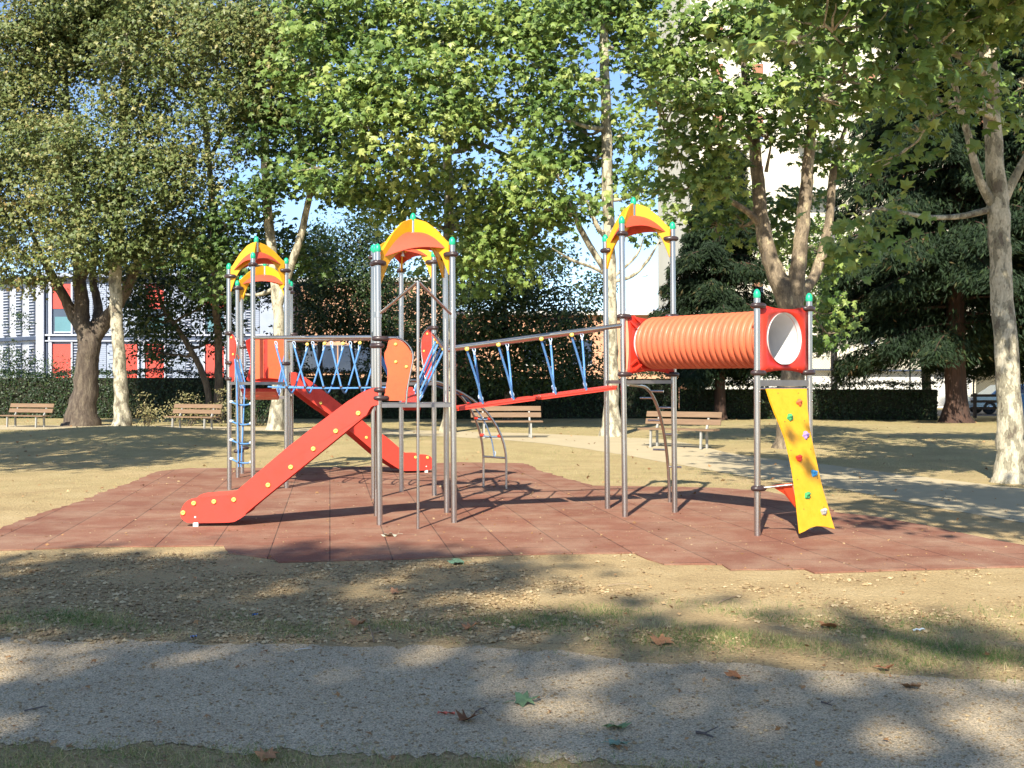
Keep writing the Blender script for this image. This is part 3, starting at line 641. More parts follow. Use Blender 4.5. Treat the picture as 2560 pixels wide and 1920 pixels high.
# arched peg climber on the right tower
q1p, q3p = T5[0].f, T5[2].f; Mid = (q1p + q3p) / 2; al = (q3p - q1p).normalized(); nn = Vector((-al.y, al.x, 0)); nn = nn if nn.y > 0 else -nn
pts = [Vector((Mid.x, Mid.y, H(.985))) - nn * H(.26)]
for i in range(17):
    th = R(i * 90 / 16); pts.append(Vector((Mid.x, Mid.y, 0)) + nn * H(.66) * math.sin(th) + UP * H(.975) * math.cos(th))
pts.append(pts[-1] - UP * .05)
k = MB(); k.tube(pts, .021, 14); peg = k.build('arch_climber', M['steel'], play)
for i, z in enumerate((.93, .875, .797, .69, .577, .446, .305)):
    p = at_z(pts[::-1], H(z)); sgn = 1 if i % 2 == 0 else -1; k = MB(); k.tube([p, p + al * sgn * H(.115)], .0135, 10); k.build('step_peg', M['steel'], peg)

# tunnel ------------------------------------------------------
zc_ = H(1.293); ctr0 = Vector((mid23.x, mid23.y, zc_)); ctr1 = Vector((mid6.x, mid6.y, H(1.289)))
ax = (ctr1 - ctr0).normalized(); Lt = (ctr1 - ctr0).length
prof = []; nr = 22; ro = H(.192)
for i in range(nr):
    h0 = .035 + (Lt - .07) * i / nr; p_ = (Lt - .07) / nr
    for f_, dr in ((0, -.034), (.07, -.034), (.12, -.014), (.22, -.003), (.50, .003), (.78, -.003), (.88, -.014), (.93, -.034)):
        prof.append((ro + dr, h0 + p_ * f_))
prof.append((ro - .034, Lt - .035))
k = MB(); k.lathe(ctr0, ax, prof, 64); tun = k.build('tunnel', M['tube'], play)
ri = H(.173)
k = MB(); k.lathe(ctr0, ax, [(ri, -.01), (ri - .004, .05), (ri - .004, Lt / 2), (ri - .004, Lt - .05), (ri, Lt + .012)], 64); k.build('tunnel_lining', M['lining'], tun)
def end_panel(pa_, pb_, zlo, zhi, ctr, nrm, rib_side):
    w = (pb_ - pa_).normalized(); hw = (pb_ - pa_).length / 2 - PR * .75; c = Vector((ctr.x, ctr.y, (zlo + zhi) / 2)); hh = (zhi - zlo) / 2
    NN = 64; outer = []; inner = []
    for i in range(NN):
        an = 2 * math.pi * i / NN; ca, sa = math.cos(an), math.sin(an); s = 1 / max(abs(ca), abs(sa)); x, y = ca * s, sa * s
        xx = x * hw * (1 - .09 * (1 - y * y) * (abs(x) > .98)); yy = y * hh * (1 - .13 * (1 - abs(x) ** 2) * (abs(y) > .98))
        outer.append(c + w * xx + UP * yy); inner.append(ctr + (w * ca + UP * sa) * ri)
    vs = []; 
    for off, lst in ((0, outer), (0, inner)): vs += [p for p in lst]
    mid = [outer[i].lerp(inner[i], .5) + nrm * .018 for i in range(NN)]
    lay = [outer, mid, inner]; allv = []; fs = []
    for l in lay: allv += l
    for l in lay: allv += [p - nrm * .022 for p in l]
    for r_ in range(2):
        for i in range(NN):
            j = (i + 1) % NN; fs.append((r_ * NN + i, r_ * NN + j, (r_ + 1) * NN + j, (r_ + 1) * NN + i)); o_ = 3 * NN
            fs.append((o_ + r_ * NN + i, o_ + (r_ + 1) * NN + i, o_ + (r_ + 1) * NN + j, o_ + r_ * NN + j))
    for i in range(NN):
        j = (i + 1) % NN; fs.append((i, 3 * NN + i, 3 * NN + j, j)); fs.append((2 * NN + i, 2 * NN + j, 5 * NN + j, 5 * NN + i))
    k = MB(); k.add(allv, fs, True); 
    for sx_ in (-1, 1):
        for sy_ in (-1, 1):
            dd = (w * sx_ + UP * sy_).normalized(); pp = Vector((-sy_, sx_, 0)); tt = (w * -sy_ + UP * sx_).normalized()
            for o2 in (-.042, .042):
                a_ = ctr + dd * (ri + .035) + tt * o2 + rib_side * .0; b_ = ctr + dd * (ri + .14) + tt * o2
                k.prism([a_, b_, b_ + rib_side * .02, a_ + rib_side * .055], tt * .020)
    po = k.build('end_panel', M['dred'], tun)
    for sx_ in (-1, 1):
        for sy_ in (-1, 1):
            for u_, v_ in ((.62, .70), (.72, .62), (.55, .82), (.80, .75), (.66, .78), (.74, .84)):
                pass
    k = MB()
    for sx_ in (-1, 1):
        for sy_ in (-1, 1):
            for u_, v_ in ((.60, .74), (.70, .64), (.52, .84), (.78, .74)):
                if rib_side.dot(nrm) < 0:
                    k.lathe(c + w * hw * u_ * sx_ + UP * hh * v_ * sy_ + nrm * .010, nrm, [(.006, 0), (.005, .003), (.001, .004)], 6)
    if k.v: k.build('rivets', M['orange'], po)
    return po
end_panel(T5[1].f, T5[2].f, H(1.055), zat(T5[1], 786), ctr0, -ax, ax)
end_panel(T6[0].f, T6[1].f, H(1.05), zat(T6[0], 757), ctr1, ax, -ax)
for q, ys_, tw in ((T5[1], (791, 936), ctr0), (T5[2], (791, 936), ctr0), (T6[0], (764, 932), ctr1), (T6[1], (772, 931), ctr1)):
    for y in ys_: clamp(q, zat(q, y), tw)
for q, ys_, tw in ((T2[0], (846.7, 995), T2[1].f), (T2[0], (864, 975), T2[3].f + Vector((-.5, -.3, 0))), (T1[0], (833.7, 907, 946.5), T1[1].f + Vector((-.3, .2, 0))), (T1[2], (909,), T1[1].f),
                   (T3[2], (819.7,), T3[1].f), (T4[1], (868, 934), T4[2].f), (T4[2], (836, 934), T4[2].f + Vector((1, 0, 0))), (T4[0], (1128,), T4[2].f), (T4[1], (1120,), T4[2].f)):
    for y in ys_: clamp(q, zat(q, y), tw)

# climbing wall ----------------------------------------------
tl = pa + n6 * H(.03) + UP * H(.959); wb = Vector((mid6.x, mid6.y, 0)) + n6 * H(.283) + UP * H(.04)
dn = (wb - (Vector((mid6.x, mid6.y, 0)) + n6 * H(.03) + UP * H(.959))).normalized(); wn_ = w6.cross(dn).normalized()
if wn_.dot(n6) < 0: wn_ = -wn_
left = [(1917, 971.5), (1927, 1003), (1938, 1032), (1952, 1064), (1964, 1096), (1975, 1140), (1984, 1186), (1989, 1222), (1993, 1260), (2001, 1333)]
botm = [(2012, 1328), (2026, 1319.5), (2042, 1315), (2060, 1316), (2087, 1322)]
right = [(2080, 1300), (2069, 1262), (2058, 1226), (2048, 1183), (2039.5, 1143), (2031, 1104), (2024, 1066), (2019, 1020), (2017, 971.5)]
pts = [onplane(x, y, tl, wn_) for x, y in left + botm + right]
k = MB(); k.prism(pts, -wn_ * .019); wall = k.build('climbing_wall', M['yellow'], play)
k = MB(); k.tube([T6[0].at(pts[0].z), T6[1].at(pts[-1].z)], .014, 10); k.build('top_bar', M['steel'], wall)
for cname, x, y in (('orange', 1996.5, 1007), ('green', 1973.4, 1044.5), ('purple', 2013, 1089), ('red', 1996.5, 1146), ('blue', 2034, 1184), ('green', 2017, 1239.7), ('grey', 2058, 1279.6)):
    c = onplane(x, y, tl, wn_); bm = bmesh.new(); bmesh.ops.create_icosphere(bm, subdivisions=3, radius=1)
    rr = [random.uniform(0, 6) for _ in range(3)]; u_ = w6; v_ = wn_.cross(w6)
    for v in bm.verts:
        a = v.co.copy(); w = 1 + .22 * math.sin(3 * a.x + rr[0]) * math.cos(3 * a.y + rr[1]) + .12 * math.sin(6 * a.x + rr[2])
        v.co = c + (u_ * a.x * .040 + v_ * a.y * .036) * w + wn_ * (a.z * .034 * w + (.012 * (1 if a.y > 0 else -.4)))
    me = bpy.data.meshes.new('hold'); bm.to_mesh(me); bm.free(); me.materials.append(M['hold_' + cname])
    for p in me.polygons: p.use_smooth = True
    o = bpy.data.objects.new('climbing_hold', me); col.objects.link(o); o.parent = wall; o['label'] = cname + ' climbing hold'
k = MB()
for x, y in ((1945, 983), (1996, 983), (1962, 1054), (2011, 1052), (1977.5, 1126), (2027, 1123), (1994, 1199), (2044, 1195), (2009.5, 1273), (2059.6, 1268)):
    p = onplane(x, y, tl, wn_); k.lathe(p + wn_ * .001, wn_, [(.007, 0), (.005, .001), (.001, .001)], 8)
k.build('holes', M['clamp'], wall)
zcl = zat(T6[0], 1221); clamp(T6[0], zcl, T6[1].f)
e1 = T6[0].at(zcl); wl1 = onplane(1986, 1208, tl, wn_) - wn_ * .03; wl2 = onplane(1995, 1278, tl - wn_ * .16, wn_); st = e1.lerp(wl1, .42)
k = MB(); k.prism(smooth_pts([st, e1.lerp(wl1, .7), wl1], 1) + [wl2, wl2.lerp(st, .5) + UP * .03 + (wl1 - wl2) * .06], (wl1 - st).cross(wl2 - st).normalized() * .016); br = k.build('brace_panel', M['brace'], wall)
k = MB(); k.tube([e1, wl1 - UP * .01], .012, 10); k.build('brace_tube', M['steel'], br)
for q in T6:
    for y in (1.50, 1.40):
        k = MB(); k.lathe(q.at(y) - n6 * -.03, n6, [(.008, 0), (.008, .012), (.001, .014)], 8); k.build('bolt', M['steel'], q.o)

#@@SETTING
# ================================================================= FOLIAGE TOOLS
def leaf_shape(kind):
    """flat leaf outline (x across, y along), a list of equally sized faces; returns verts (m,3), faces (k,q)"""
    if kind == 'plane':      # five-lobed leaf
        a = [(0, -.42), (.20, -.30), (.50, -.22), (.30, .02), (.46, .26), (.16, .20), (0, .58), (-.16, .20), (-.46, .26), (-.30, .02), (-.50, -.22), (-.20, -.30)]
        v = [(x, y, -.42 * abs(x) - .38 * y * y + .06 * math.sin(9 * x + 5 * y)) for x, y in a] + [(0, -.02, .04)]
        return np.array(v), np.array([(i, (i + 1) % 12, 12) for i in range(12)])
    if kind == 'three':      # small lobed leaf, cheaper
        v = [(0, -.45, 0), (.50, -.05, -.12), (.12, .06, 0), (0, .55, -.06), (-.12, .06, 0), (-.50, -.05, -.12)]
        return np.array(v), np.array([(0, 1, 2), (0, 2, 4), (2, 3, 4), (0, 4, 5)])
    if kind == 'oval':
        v = [(0, -.5, 0), (.26, -.05, -.05), (0, .5, -.05), (-.26, -.05, -.05)]
        return np.array(v), np.array([(0, 1, 2), (0, 2, 3)])
    if kind == 'blade':
        v = [(-.04, 0, 0), (.04, 0, 0), (.025, .55, .06), (-.025, .55, .06), (0, 1, .22)]
        return np.array(v), np.array([(0, 1, 2), (0, 2, 3), (3, 2, 4)])
    if kind == 'needle':
        v = [(0, -.5, 0), (.09, -.1, 0), (0, .5, -.10), (-.09, -.1, 0), (.22, .15, -.06), (-.22, .18, -.06)]
        return np.array(v), np.array([(0, 1, 2), (0, 2, 3), (0, 4, 1), (0, 3, 5)])
def scatter(name, pos, nrm, axis, size, kind, m, parent=None, tint=None):
    n = len(pos); sv, sf = leaf_shape(kind)
    nrm = nrm / (np.linalg.norm(nrm, axis=1, keepdims=True) + 1e-9)
    ax_ = axis - nrm * (axis * nrm).sum(1, keepdims=True); ax_ /= (np.linalg.norm(ax_, axis=1, keepdims=True) + 1e-9)
    sd = np.cross(ax_, nrm); size = np.broadcast_to(np.asarray(size, float), (n,))[:, None, None]
    v = pos[:, None, :] + size * (sv[None, :, 0:1] * sd[:, None, :] + sv[None, :, 1:2] * ax_[:, None, :] + sv[None, :, 2:3] * nrm[:, None, :])
    f = (np.arange(n)[:, None, None] * len(sv) + sf[None]).reshape(-1, sf.shape[1])
    t = rng.random(n) if tint is None else tint
    return np_mesh(name, v.reshape(-1, 3), f, m, parent, np.repeat(t, len(sv)))
DENS = 2.9
SUNV = np.array([-SUN_TR.x, -SUN_TR.y, .8])
def crown_points(clumps, density, spray=.38, per=16, shell=.45, droop=.0):
    """clumps: (x,y,z,rx,ry,rz). leaves sit in sprays spread through each ellipsoid"""
    P_, N_, C_, S_ = [], [], [], []
    for (x, y, z, rx, ry, rz) in clumps:
        nl = int(DENS * density * (rx * rz + rx * ry + ry * rz) / 3 * 4); ns = max(3, nl // per)
        d = rng.normal(size=(ns, 3)); d /= np.linalg.norm(d, axis=1, keepdims=True)
        r = (shell + (1 - shell) * rng.random(ns)) ** .8; r *= 1 + .22 * rng.normal(size=ns).clip(-1, 1.6)
        sc_ = np.array([x, y, z]) + d * r[:, None] * np.array([rx, ry, rz])
        k = rng.integers(per // 2, per * 3 // 2, ns); idx = np.repeat(np.arange(ns), k); m = len(idx)
        out = d[idx]; off = rng.normal(size=(m, 3)) * np.array([spray, spray, spray * .42])
        off += out * rng.random((m, 1)) * spray * .8
        off[:, 2] -= droop * (off[:, 0] ** 2 + off[:, 1] ** 2)
        p = sc_[idx] + off
        nn_ = out * .30 + np.array([0, 0, .30]) + SUNV * .55 + rng.normal(size=(m, 3)) * .62
        P_.append(p); N_.append(nn_); S_.append(rng.random(ns)[idx]); C_.append(out * .6 + rng.normal(size=(m, 3)) * .7 + np.array([0, 0, -.35]))
    crown_points.spray = np.concatenate(S_)
    return np.concatenate(P_), np.concatenate(N_), np.concatenate(C_)
def pc(px, py, d, rpx, rpy, ry=None):
    """clump seen at (px,py), distance d, half size in px"""
    c = P(px, py, d); rx, rz = rpx * d / FPX, rpy * d / FPX
    return (c.x, c.y, c.z, rx, ry if ry else (rx + rz) / 2, rz)
def leaf_inst(name, clumps, density, size, kind, m, parent, spray=.38, per=16, shell=.45, droop=0):
    p, n, a = crown_points(clumps, density, spray, per, shell, droop)
    keep = p[:, 2] > .5
    p, n, a = p[keep], n[keep], a[keep]
    # slow colour drift from clump to clump plus leaf to leaf
    f = .5 + .5 * np.sin(p[:, 0] * .9 + 1.3 * np.sin(p[:, 2] * .7)) * np.cos(p[:, 1] * .6 + p[:, 2] * .8)
    t = np.clip(.25 * f + .75 * rng.random(len(p)) ** 1.15, 0, 1)
    return scatter(name, p, n, a, size * (.6 + .7 * rng.random(len(p))), kind, m, parent, t)
def limb_path(a, b, lift=.25, wob=.12):
    a, b = Vector(a), Vector(b); L_ = (b - a).length; pts = [a]
    for i in (1, 2, 3):
        t = i / 4; p = a.lerp(b, t); p.z -= lift * L_ * .25 * math.sin(math.pi * t)
        p += Vector((random.uniform(-1, 1), random.uniform(-1, 1), random.uniform(-1, 1))) * wob * L_ * .25; pts.append(p)
    return smooth_pts(pts + [b], 3)
def tree(name, label, group, trunk_paths, clumps, bark, lm, density, size, kind='three', spray=.38, per=16, shell=.45, droop=0, flare=1.5, cat='tree', auto=True, limb_r=.055, twigs=4):
    """trunk_paths: list of [(x,y,z,r),...]; first one starts on the ground"""
    base = trunk_paths[0][0]; root = empty(name, label, cat, (base[0], base[1], base[2]), group)
    o = Vector(base[:3]); k = MB(); skel = []
    for ti, tp in enumerate(trunk_paths):
        pts = smooth_pts([Vector(p[:3]) for p in tp], 5); n = len(pts); tt = np.linspace(0, len(tp) - 1, n); tp = tp[:-1] + [(*tp[-1][:3], tp[-1][3] * .35)]
        rs = list(np.interp(tt, range(len(tp)), [p[3] for p in tp]))
        if ti == 0:
            hh = [p.z - pts[0].z for p in pts]; rs = [r * (1 + (flare - 1) * math.exp(-h / (1.1 * tp[0][3] + .12))) for r, h in zip(rs, hh)]
            pts.insert(0, pts[0] - UP * .25); rs.insert(0, rs[0] * 1.1)
        pts = [p + Vector((random.uniform(-1, 1), random.uniform(-1, 1), 0)) * r * .10 for p, r in zip(pts, rs)]
        k.tube([p - o for p in pts], rs, 16, True, noise=.05)
        skel += list(zip(pts, rs))
    if auto:
        for c in clumps:
            cc = Vector(c[:3]); best = None
            for p, r in skel:
                if p.z < base[2] + 1.3: continue
                dd = (p - cc).length + max(0, p.z - cc.z) * 1.5
                if best is None or dd < best[0]: best = (dd, p, r)
            if best is None: continue
            p, r = best[1], best[2]; L_ = (cc - p).length; r0 = min(r * .7, limb_r + .010 * L_)
            if L_ > .4:
                pth = limb_path(p, cc); n = len(pth)
                k.tube([q - o for q in pth], list(np.linspace(r0, .018, n)), 7, False, noise=.08)
                skel += [(q, r_) for q, r_ in list(zip(pth, np.linspace(r0, .018, n)))[n // 2::3]]
            for _ in range(twigs):
                d = Vector((random.gauss(0, 1), random.gauss(0, 1), random.gauss(.2, .8))).normalized()
                e = cc + Vector((d.x * c[3], d.y * c[4], d.z * c[5])) * .85; a_ = p.lerp(cc, random.uniform(.6, 1)) if L_ > .4 else cc
                pth = limb_path(a_, e, .1, .2); k.tube([q - o for q in pth], list(np.linspace(.022, .006, len(pth))), 5, False)
    k.build('trunk', bark, root)
    if clumps:
        loc = [(c[0] - o.x, c[1] - o.y, c[2] - o.z, c[3], c[4], c[5]) for c in clumps]
        p, n, a = crown_points(loc, density, spray, per, shell, droop)
        f = .5 + .5 * np.sin(p[:, 0] * .9 + 1.3 * np.sin(p[:, 2] * .7)) * np.cos(p[:, 1] * .6 + p[:, 2] * .8)
        t = np.clip(.22 * f + .40 * crown_points.spray + .38 * rng.random(len(p)) ** 1.1, 0, 1)
        scatter('crown', p, n, a, size * (.55 + .75 * rng.random(len(p))), kind, lm, root, t)
    return root
def T(pts):    # [(px,py,d,r_px)] -> trunk path in metres; first point dropped to the ground
    out = []
    for i, (px, py, d, rp) in enumerate(pts):
        p = P(px, py, d); z = p.z
        out.append((p.x, p.y, z, rp * d / FPX))
    return out
def Tg(px, py, rp, rest, d=None):
    """ground point of a trunk at px, given distance; rest: list of (px,py,dd,r)"""
    x = (px - CX) / FPX * d; z = float(gz(x, d)); return [(x, d, z, rp * d / FPX)] + T([(a, b, d + dd, r) for a, b, dd, r in rest])
PLG = 'plane trees around the play area'

# ---- plane trees with mottled bark
tree('plane_tree', 'slim pale mottled plane tree beside the big forked dark trunk at left', PLG,
     [Tg(306, 1062, 18, [(303, 1000, 0, 17), (298, 900, 0, 15.5), (292, 790, 0, 15), (288, 700, 0, 15), (296, 560, 0, 14), (306, 420, 0, 12), (312, 220, 0, 10), (320, 40, .5, 8), (330, -140, .5, 5)], 35.5)],
     [pc(310, 130, 34.3, 60, 80), pc(300, 250, 34.6, 60, 40), pc(300, -60, 36, 210, 100, 2), pc(180, 160, 37, 90, 70), pc(430, 90, 36, 120, 90), pc(250, 20, 38, 160, 80)], M['barkpale'], LM['maple'], 120, .18, 'three', spray=.38, per=26)
tree('plane_tree', 'forked plane tree seen between the steel posts of the left tower', PLG,
     [Tg(690, 1066, 18, [(694, 1000, 0, 15), (697, 900, 0, 14), (698, 820, 0, 13.5), (690, 720, 0, 13), (672, 560, 0, 12), (664, 420, 0, 11), (660, 250, 0, 9), (655, 80, 0, 6)], 34.5),
      T([(697, 760, 34.5, 11), (725, 670, 34.4, 10), (748, 600, 34.3, 9), (768, 520, 34.2, 8), (782, 440, 34, 7), (795, 300, 34, 5)]), T([(664, 400, 34.5, 7), (640, 380, 34.2, 6), (600, 342, 34, 4)])],
     [pc(650, 120, 33.4, 60, 90), pc(665, 330, 33.5, 50, 50), pc(640, 480, 34, 62, 60), pc(740, 430, 33.5, 70, 70), pc(600, 640, 35, 50, 40), pc(820, 330, 33.5, 90, 80), pc(560, 560, 35, 50, 60), pc(690, 600, 36, 60, 45), pc(650, 250, 34, 90, 80), pc(770, 640, 36, 70, 45), pc(480, 640, 35.5, 70, 45), pc(560, 730, 36, 50, 40), pc(850, 470, 34, 45, 50)],
     M['barkpale'], LM['planedark'], 90, .20, 'plane', spray=.36, per=28, shell=.3)
tree('plane_tree', 'plane tree rising behind the middle tower, crown filling the upper centre', PLG,
     [Tg(1120, 1068, 16, [(1124, 980, 0, 13), (1122, 880, 0, 12.5), (1120, 760, 0, 12), (1120, 600, 0, 12), (1124, 480, 0, 11.5), (1118, 380, 0, 11), (1122, 260, 0, 9.5), (1112, 120, 0, 8), (1090, -40, 0, 6)], 33),
      T([(1118, 380, 33, 7), (1160, 375, 32.6, 6), (1190, 358, 32.2, 6), (1270, 390, 32, 5), (1350, 430, 32, 3)]), T([(1126, 520, 33, 6), (1160, 470, 32.5, 5), (1200, 500, 32, 3.5)]),
      T([(1120, 230, 33, 6), (1060, 90, 32, 5), (1020, 20, 31, 4)])],
     [pc(820, 60, 30, 120, 90), pc(960, 40, 30, 130, 90), pc(1100, 60, 31, 130, 80), pc(1240, 70, 31, 120, 80), pc(860, 220, 29, 110, 85), pc(1000, 190, 29, 120, 85), pc(1140, 200, 30, 100, 80),
      pc(930, 330, 28.5, 120, 70), pc(1040, 300, 29, 100, 75), pc(900, 440, 30, 70, 40), pc(1020, 420, 29.5, 90, 45), pc(1180, 300, 31, 90, 60), pc(1000, 520, 31, 110, 42), pc(1080, 470, 34.5, 60, 45), pc(1200, 470, 31, 85, 50), pc(1160, 560, 34.5, 90, 45),
      pc(1280, 300, 31, 70, 50), pc(1240, 560, 32, 110, 55), pc(1190, 650, 32, 110, 60), pc(1300, 450, 31.5, 70, 55), pc(790, 420, 30, 65, 45), pc(1340, 380, 31, 50, 60), pc(1340, 590, 32, 70, 45), pc(760, 160, 30, 70, 70)],
     M['bark'], LM['plane'], 74, .215, 'plane', spray=.36, per=30, shell=.3)
tree('plane_tree', 'straight tall plane tree with pale trunk left of the right tower', PLG,
     [Tg(1530, 1078, 24, [(1530, 1010, 0, 17), (1529, 900, 0, 16), (1527, 790, 0, 15.5), (1524, 650, 0, 15.5), (1520, 500, 0, 14.5), (1517, 350, 0, 13.5), (1512, 200, 0, 12), (1508, 60, 0, 11), (1503, -100, 0, 8)], 30.7),
      T([(1524, 690, 30.7, 9), (1490, 640, 30.6, 8.5), (1450, 570, 30.4, 7.5), (1420, 500, 30.2, 6)]), T([(1520, 690, 30.7, 4.5), (1480, 668, 30.3, 4), (1430, 650, 30, 3.5), (1380, 620, 29.8, 2.5)]),
      T([(1528, 705, 30.7, 5), (1580, 690, 30.5, 4.5), (1620, 650, 30.4, 4), (1650, 600, 30.2, 2.5)]), T([(1520, 600, 30.7, 7), (1490, 560, 30.5, 6), (1460, 480, 30.2, 4)]), T([(1526, 700, 30.7, 4), (1590, 640, 30.5, 3.2), (1610, 590, 30.3, 2.2)]),
      T([(1505, 80, 30.7, 7), (1470, 50, 30.3, 6), (1440, 10, 30, 5)])],
     [pc(1400, 60, 30, 100, 70), pc(1330, 160, 30, 90, 70), pc(1440, 190, 30, 70, 70), pc(1600, 120, 31, 50, 90), pc(1360, 280, 29.6, 60, 45), pc(1450, 330, 31.8, 65, 50), pc(1390, 420, 29.5, 80, 42), pc(1470, 400, 31.8, 50, 38), pc(1410, 530, 30, 70, 32),
      pc(1570, 330, 31, 45, 55), pc(1590, 480, 31, 60, 38), pc(1470, 520, 31.8, 45, 38), pc(1570, 30, 31, 90, 60), pc(1470, -20, 31, 160, 70), pc(1620, 230, 31, 40, 60), pc(1360, 520, 30, 60, 40), pc(1600, 560, 31.5, 50, 30)],
     M['barkpale'], LM['plane'], 72, .215, 'plane', spray=.36, per=30, shell=.3)
tree('plane_tree', 'plane tree with thick trunk dividing in a V above the red tunnel panel', PLG,
     [Tg(1978, 1112, 33, [(1980, 1010, 0, 29), (1980, 900, 0, 28), (1978, 790, 0, 29), (1960, 725, 0, 27), (1925, 650, 0, 21), (1905, 560, 0, 19), (1895, 450, 0, 16), (1882, 330, 0, 14), (1868, 230, 0, 12), (1850, 60, 0, 9)], 25.6),
      T([(1978, 790, 25.6, 25), (1992, 700, 25.5, 21), (2002, 600, 25.4, 18), (2015, 480, 25.3, 16), (2025, 350, 25.2, 13), (2045, 180, 25.2, 11), (2060, 0, 25.2, 8)]),
      T([(2000, 740, 25.6, 15), (2040, 680, 25.9, 13), (2072, 560, 26, 11), (2085, 420, 26, 9), (2120, 300, 26, 7)]), T([(1905, 570, 25.6, 9), (1870, 530, 25.4, 8), (1800, 490, 25, 6), (1740, 470, 24.6, 4)]), T([(1890, 400, 25.6, 8), (1870, 340, 25.4, 6), (1840, 300, 25, 4)]), T([(1915, 430, 25.4, 5), (1930, 350, 25.2, 3)])],
     [pc(1700, 130, 24, 80, 80), pc(1800, 90, 24, 90, 80), pc(1920, 90, 24, 100, 70), pc(1640, 250, 23.5, 60, 55), pc(1740, 260, 23.5, 85, 60), pc(1850, 230, 24, 80, 60), pc(1960, 230, 24, 80, 65), pc(1690, 360, 24, 80, 42), pc(1800, 360, 24, 90, 45), pc(1920, 340, 24.5, 60, 45),
      pc(1700, 470, 24.6, 80, 42), pc(1800, 450, 25, 70, 42), pc(2090, 260, 25, 90, 60), pc(2060, 130, 25, 90, 70), pc(1840, 560, 27, 60, 50), pc(1960, 560, 28, 55, 90), pc(2060, 640, 28, 55, 60), pc(2110, 400, 26, 60, 50), pc(1770, 560, 27, 60, 40), pc(2010, 300, 25, 60, 45), pc(2050, 770, 28, 45, 50), pc(2075, 840, 28, 34, 34), pc(1960, 20, 25, 150, 60)],
     M['barkbrown'], LM['plane'], 74, .205, 'plane', spray=.32, per=30, shell=.3)
tree('plane_tree', 'near plane tree with flaking pale bark at the right edge', PLG,
     [Tg(2530, 1190, 33, [(2525, 1100, 0, 30), (2520, 950, 0, 28), (2508, 780, 0, 27), (2500, 650, 0, 26), (2497, 540, 0, 27), (2488, 420, 0, 22), (2478, 260, 0, 20), (2470, 120, 0, 20), (2462, -30, 0, 20), (2450, -200, 0, 17), (2440, -420, 0, 11)], 17.7),
      T([(2488, 520, 17.7, 14), (2450, 450, 17.6, 10), (2420, 340, 17.5, 9), (2390, 230, 17.4, 8), (2350, 60, 17.2, 6)]), T([(2510, 500, 17.7, 13), (2550, 420, 17.7, 10), (2600, 330, 17.7, 8), (2680, 180, 17.6, 6)]),
      T([(2490, 300, 17.7, 8), (2440, 275, 17.2, 7), (2330, 245, 16.4, 6), (2200, 225, 15.4, 5), (2080, 225, 14.4, 3)]), T([(2478, 200, 17.7, 9), (2400, 140, 17, 8), (2330, 115, 16.2, 6), (2230, 60, 15, 4)]),
      T([(2495, 330, 17.7, 6), (2480, 280, 17.5, 5.5), (2440, 215, 17.2, 4)])],
     [pc(2160, 60, 14, 110, 60), pc(2290, 60, 14.5, 110, 60), pc(2060, 60, 13.5, 90, 60), pc(2130, 190, 14, 110, 45), pc(2250, 160, 14.5, 90, 50), pc(2330, 190, 15, 70, 45), pc(2400, 60, 16, 60, 50), pc(2340, 290, 15.5, 55, 32), pc(2400, 250, 15.6, 55, 36), pc(2530, 30, 18.5, 60, 50),
      pc(1960, 110, 13.5, 70, 50), pc(2050, 250, 14, 80, 34), pc(2540, 200, 19, 40, 50), pc(2440, 130, 16.5, 60, 40), pc(2240, 400, 16, 70, 28), pc(2180, 520, 17.5, 70, 40), pc(2150, 600, 17.6, 55, 30), pc(2300, 330, 16, 40, 30), pc(2530, 300, 19, 36, 60),
      pc(2400, -160, 15, 300, 130, 2.2), pc(2100, -180, 12.5, 260, 120, 2.0), pc(2700, -100, 15, 200, 160, 2.2)],
     M['barkpale'], LM['plane'], 58, .205, 'plane', spray=.34, per=22, shell=.3)
# ---- maple at left
tree('maple_tree', 'big maple with dark stout trunk forking low and a browning crown at left', None,
     [Tg(205, 1050, 30, [(212, 985, 0, 28), (220, 900, 0, 27), (222, 850, 0, 28), (205, 805, 0, 20), (203, 740, 0, 17), (198, 690, 0, 15), (196, 600, 0, 13), (190, 480, 0, 11), (172, 300, 0, 8), (160, 150, 0, 6)], 38),
      T([(215, 840, 38, 18), (185, 790, 38, 15), (160, 740, 37.8, 12), (130, 690, 37.6, 11), (105, 640, 37.4, 8), (70, 560, 37, 6)]), T([(228, 850, 38, 22), (265, 800, 38, 18), (305, 745, 37.6, 14), (335, 680, 37.2, 12), (360, 620, 37, 10), (390, 520, 37, 7)]),
      T([(224, 830, 38, 14), (245, 790, 38.5, 12), (240, 740, 38.8, 10), (232, 690, 38.8, 9), (250, 600, 38.8, 7)]), T([(205, 700, 38, 8), (225, 660, 38, 7), (240, 600, 38, 5)])],
     [pc(60, 470, 36, 110, 80), pc(200, 480, 34.5, 120, 80), pc(340, 470, 34, 120, 80), pc(470, 440, 34.5, 90, 70), pc(90, 600, 36, 110, 60), pc(230, 600, 34.5, 100, 55), pc(350, 610, 34.5, 90, 45), pc(120, 360, 35, 110, 70), pc(260, 370, 34, 120, 60), pc(400, 360, 34.5, 100, 60),
      pc(80, 250, 36, 100, 80), pc(90, 120, 36, 110, 90), pc(230, 90, 37, 110, 80), pc(-20, 360, 36, 90, 120), pc(430, 560, 35.5, 80, 50), pc(10, 160, 36, 90, 110), pc(150, 30, 36, 140, 80), pc(60, 690, 36.5, 80, 28), pc(260, 680, 37, 60, 25), pc(-60, 560, 36, 90, 90)],
     M['barkdark'], LM['maple'], 215, .16, spray=.34, per=30, flare=1.6)
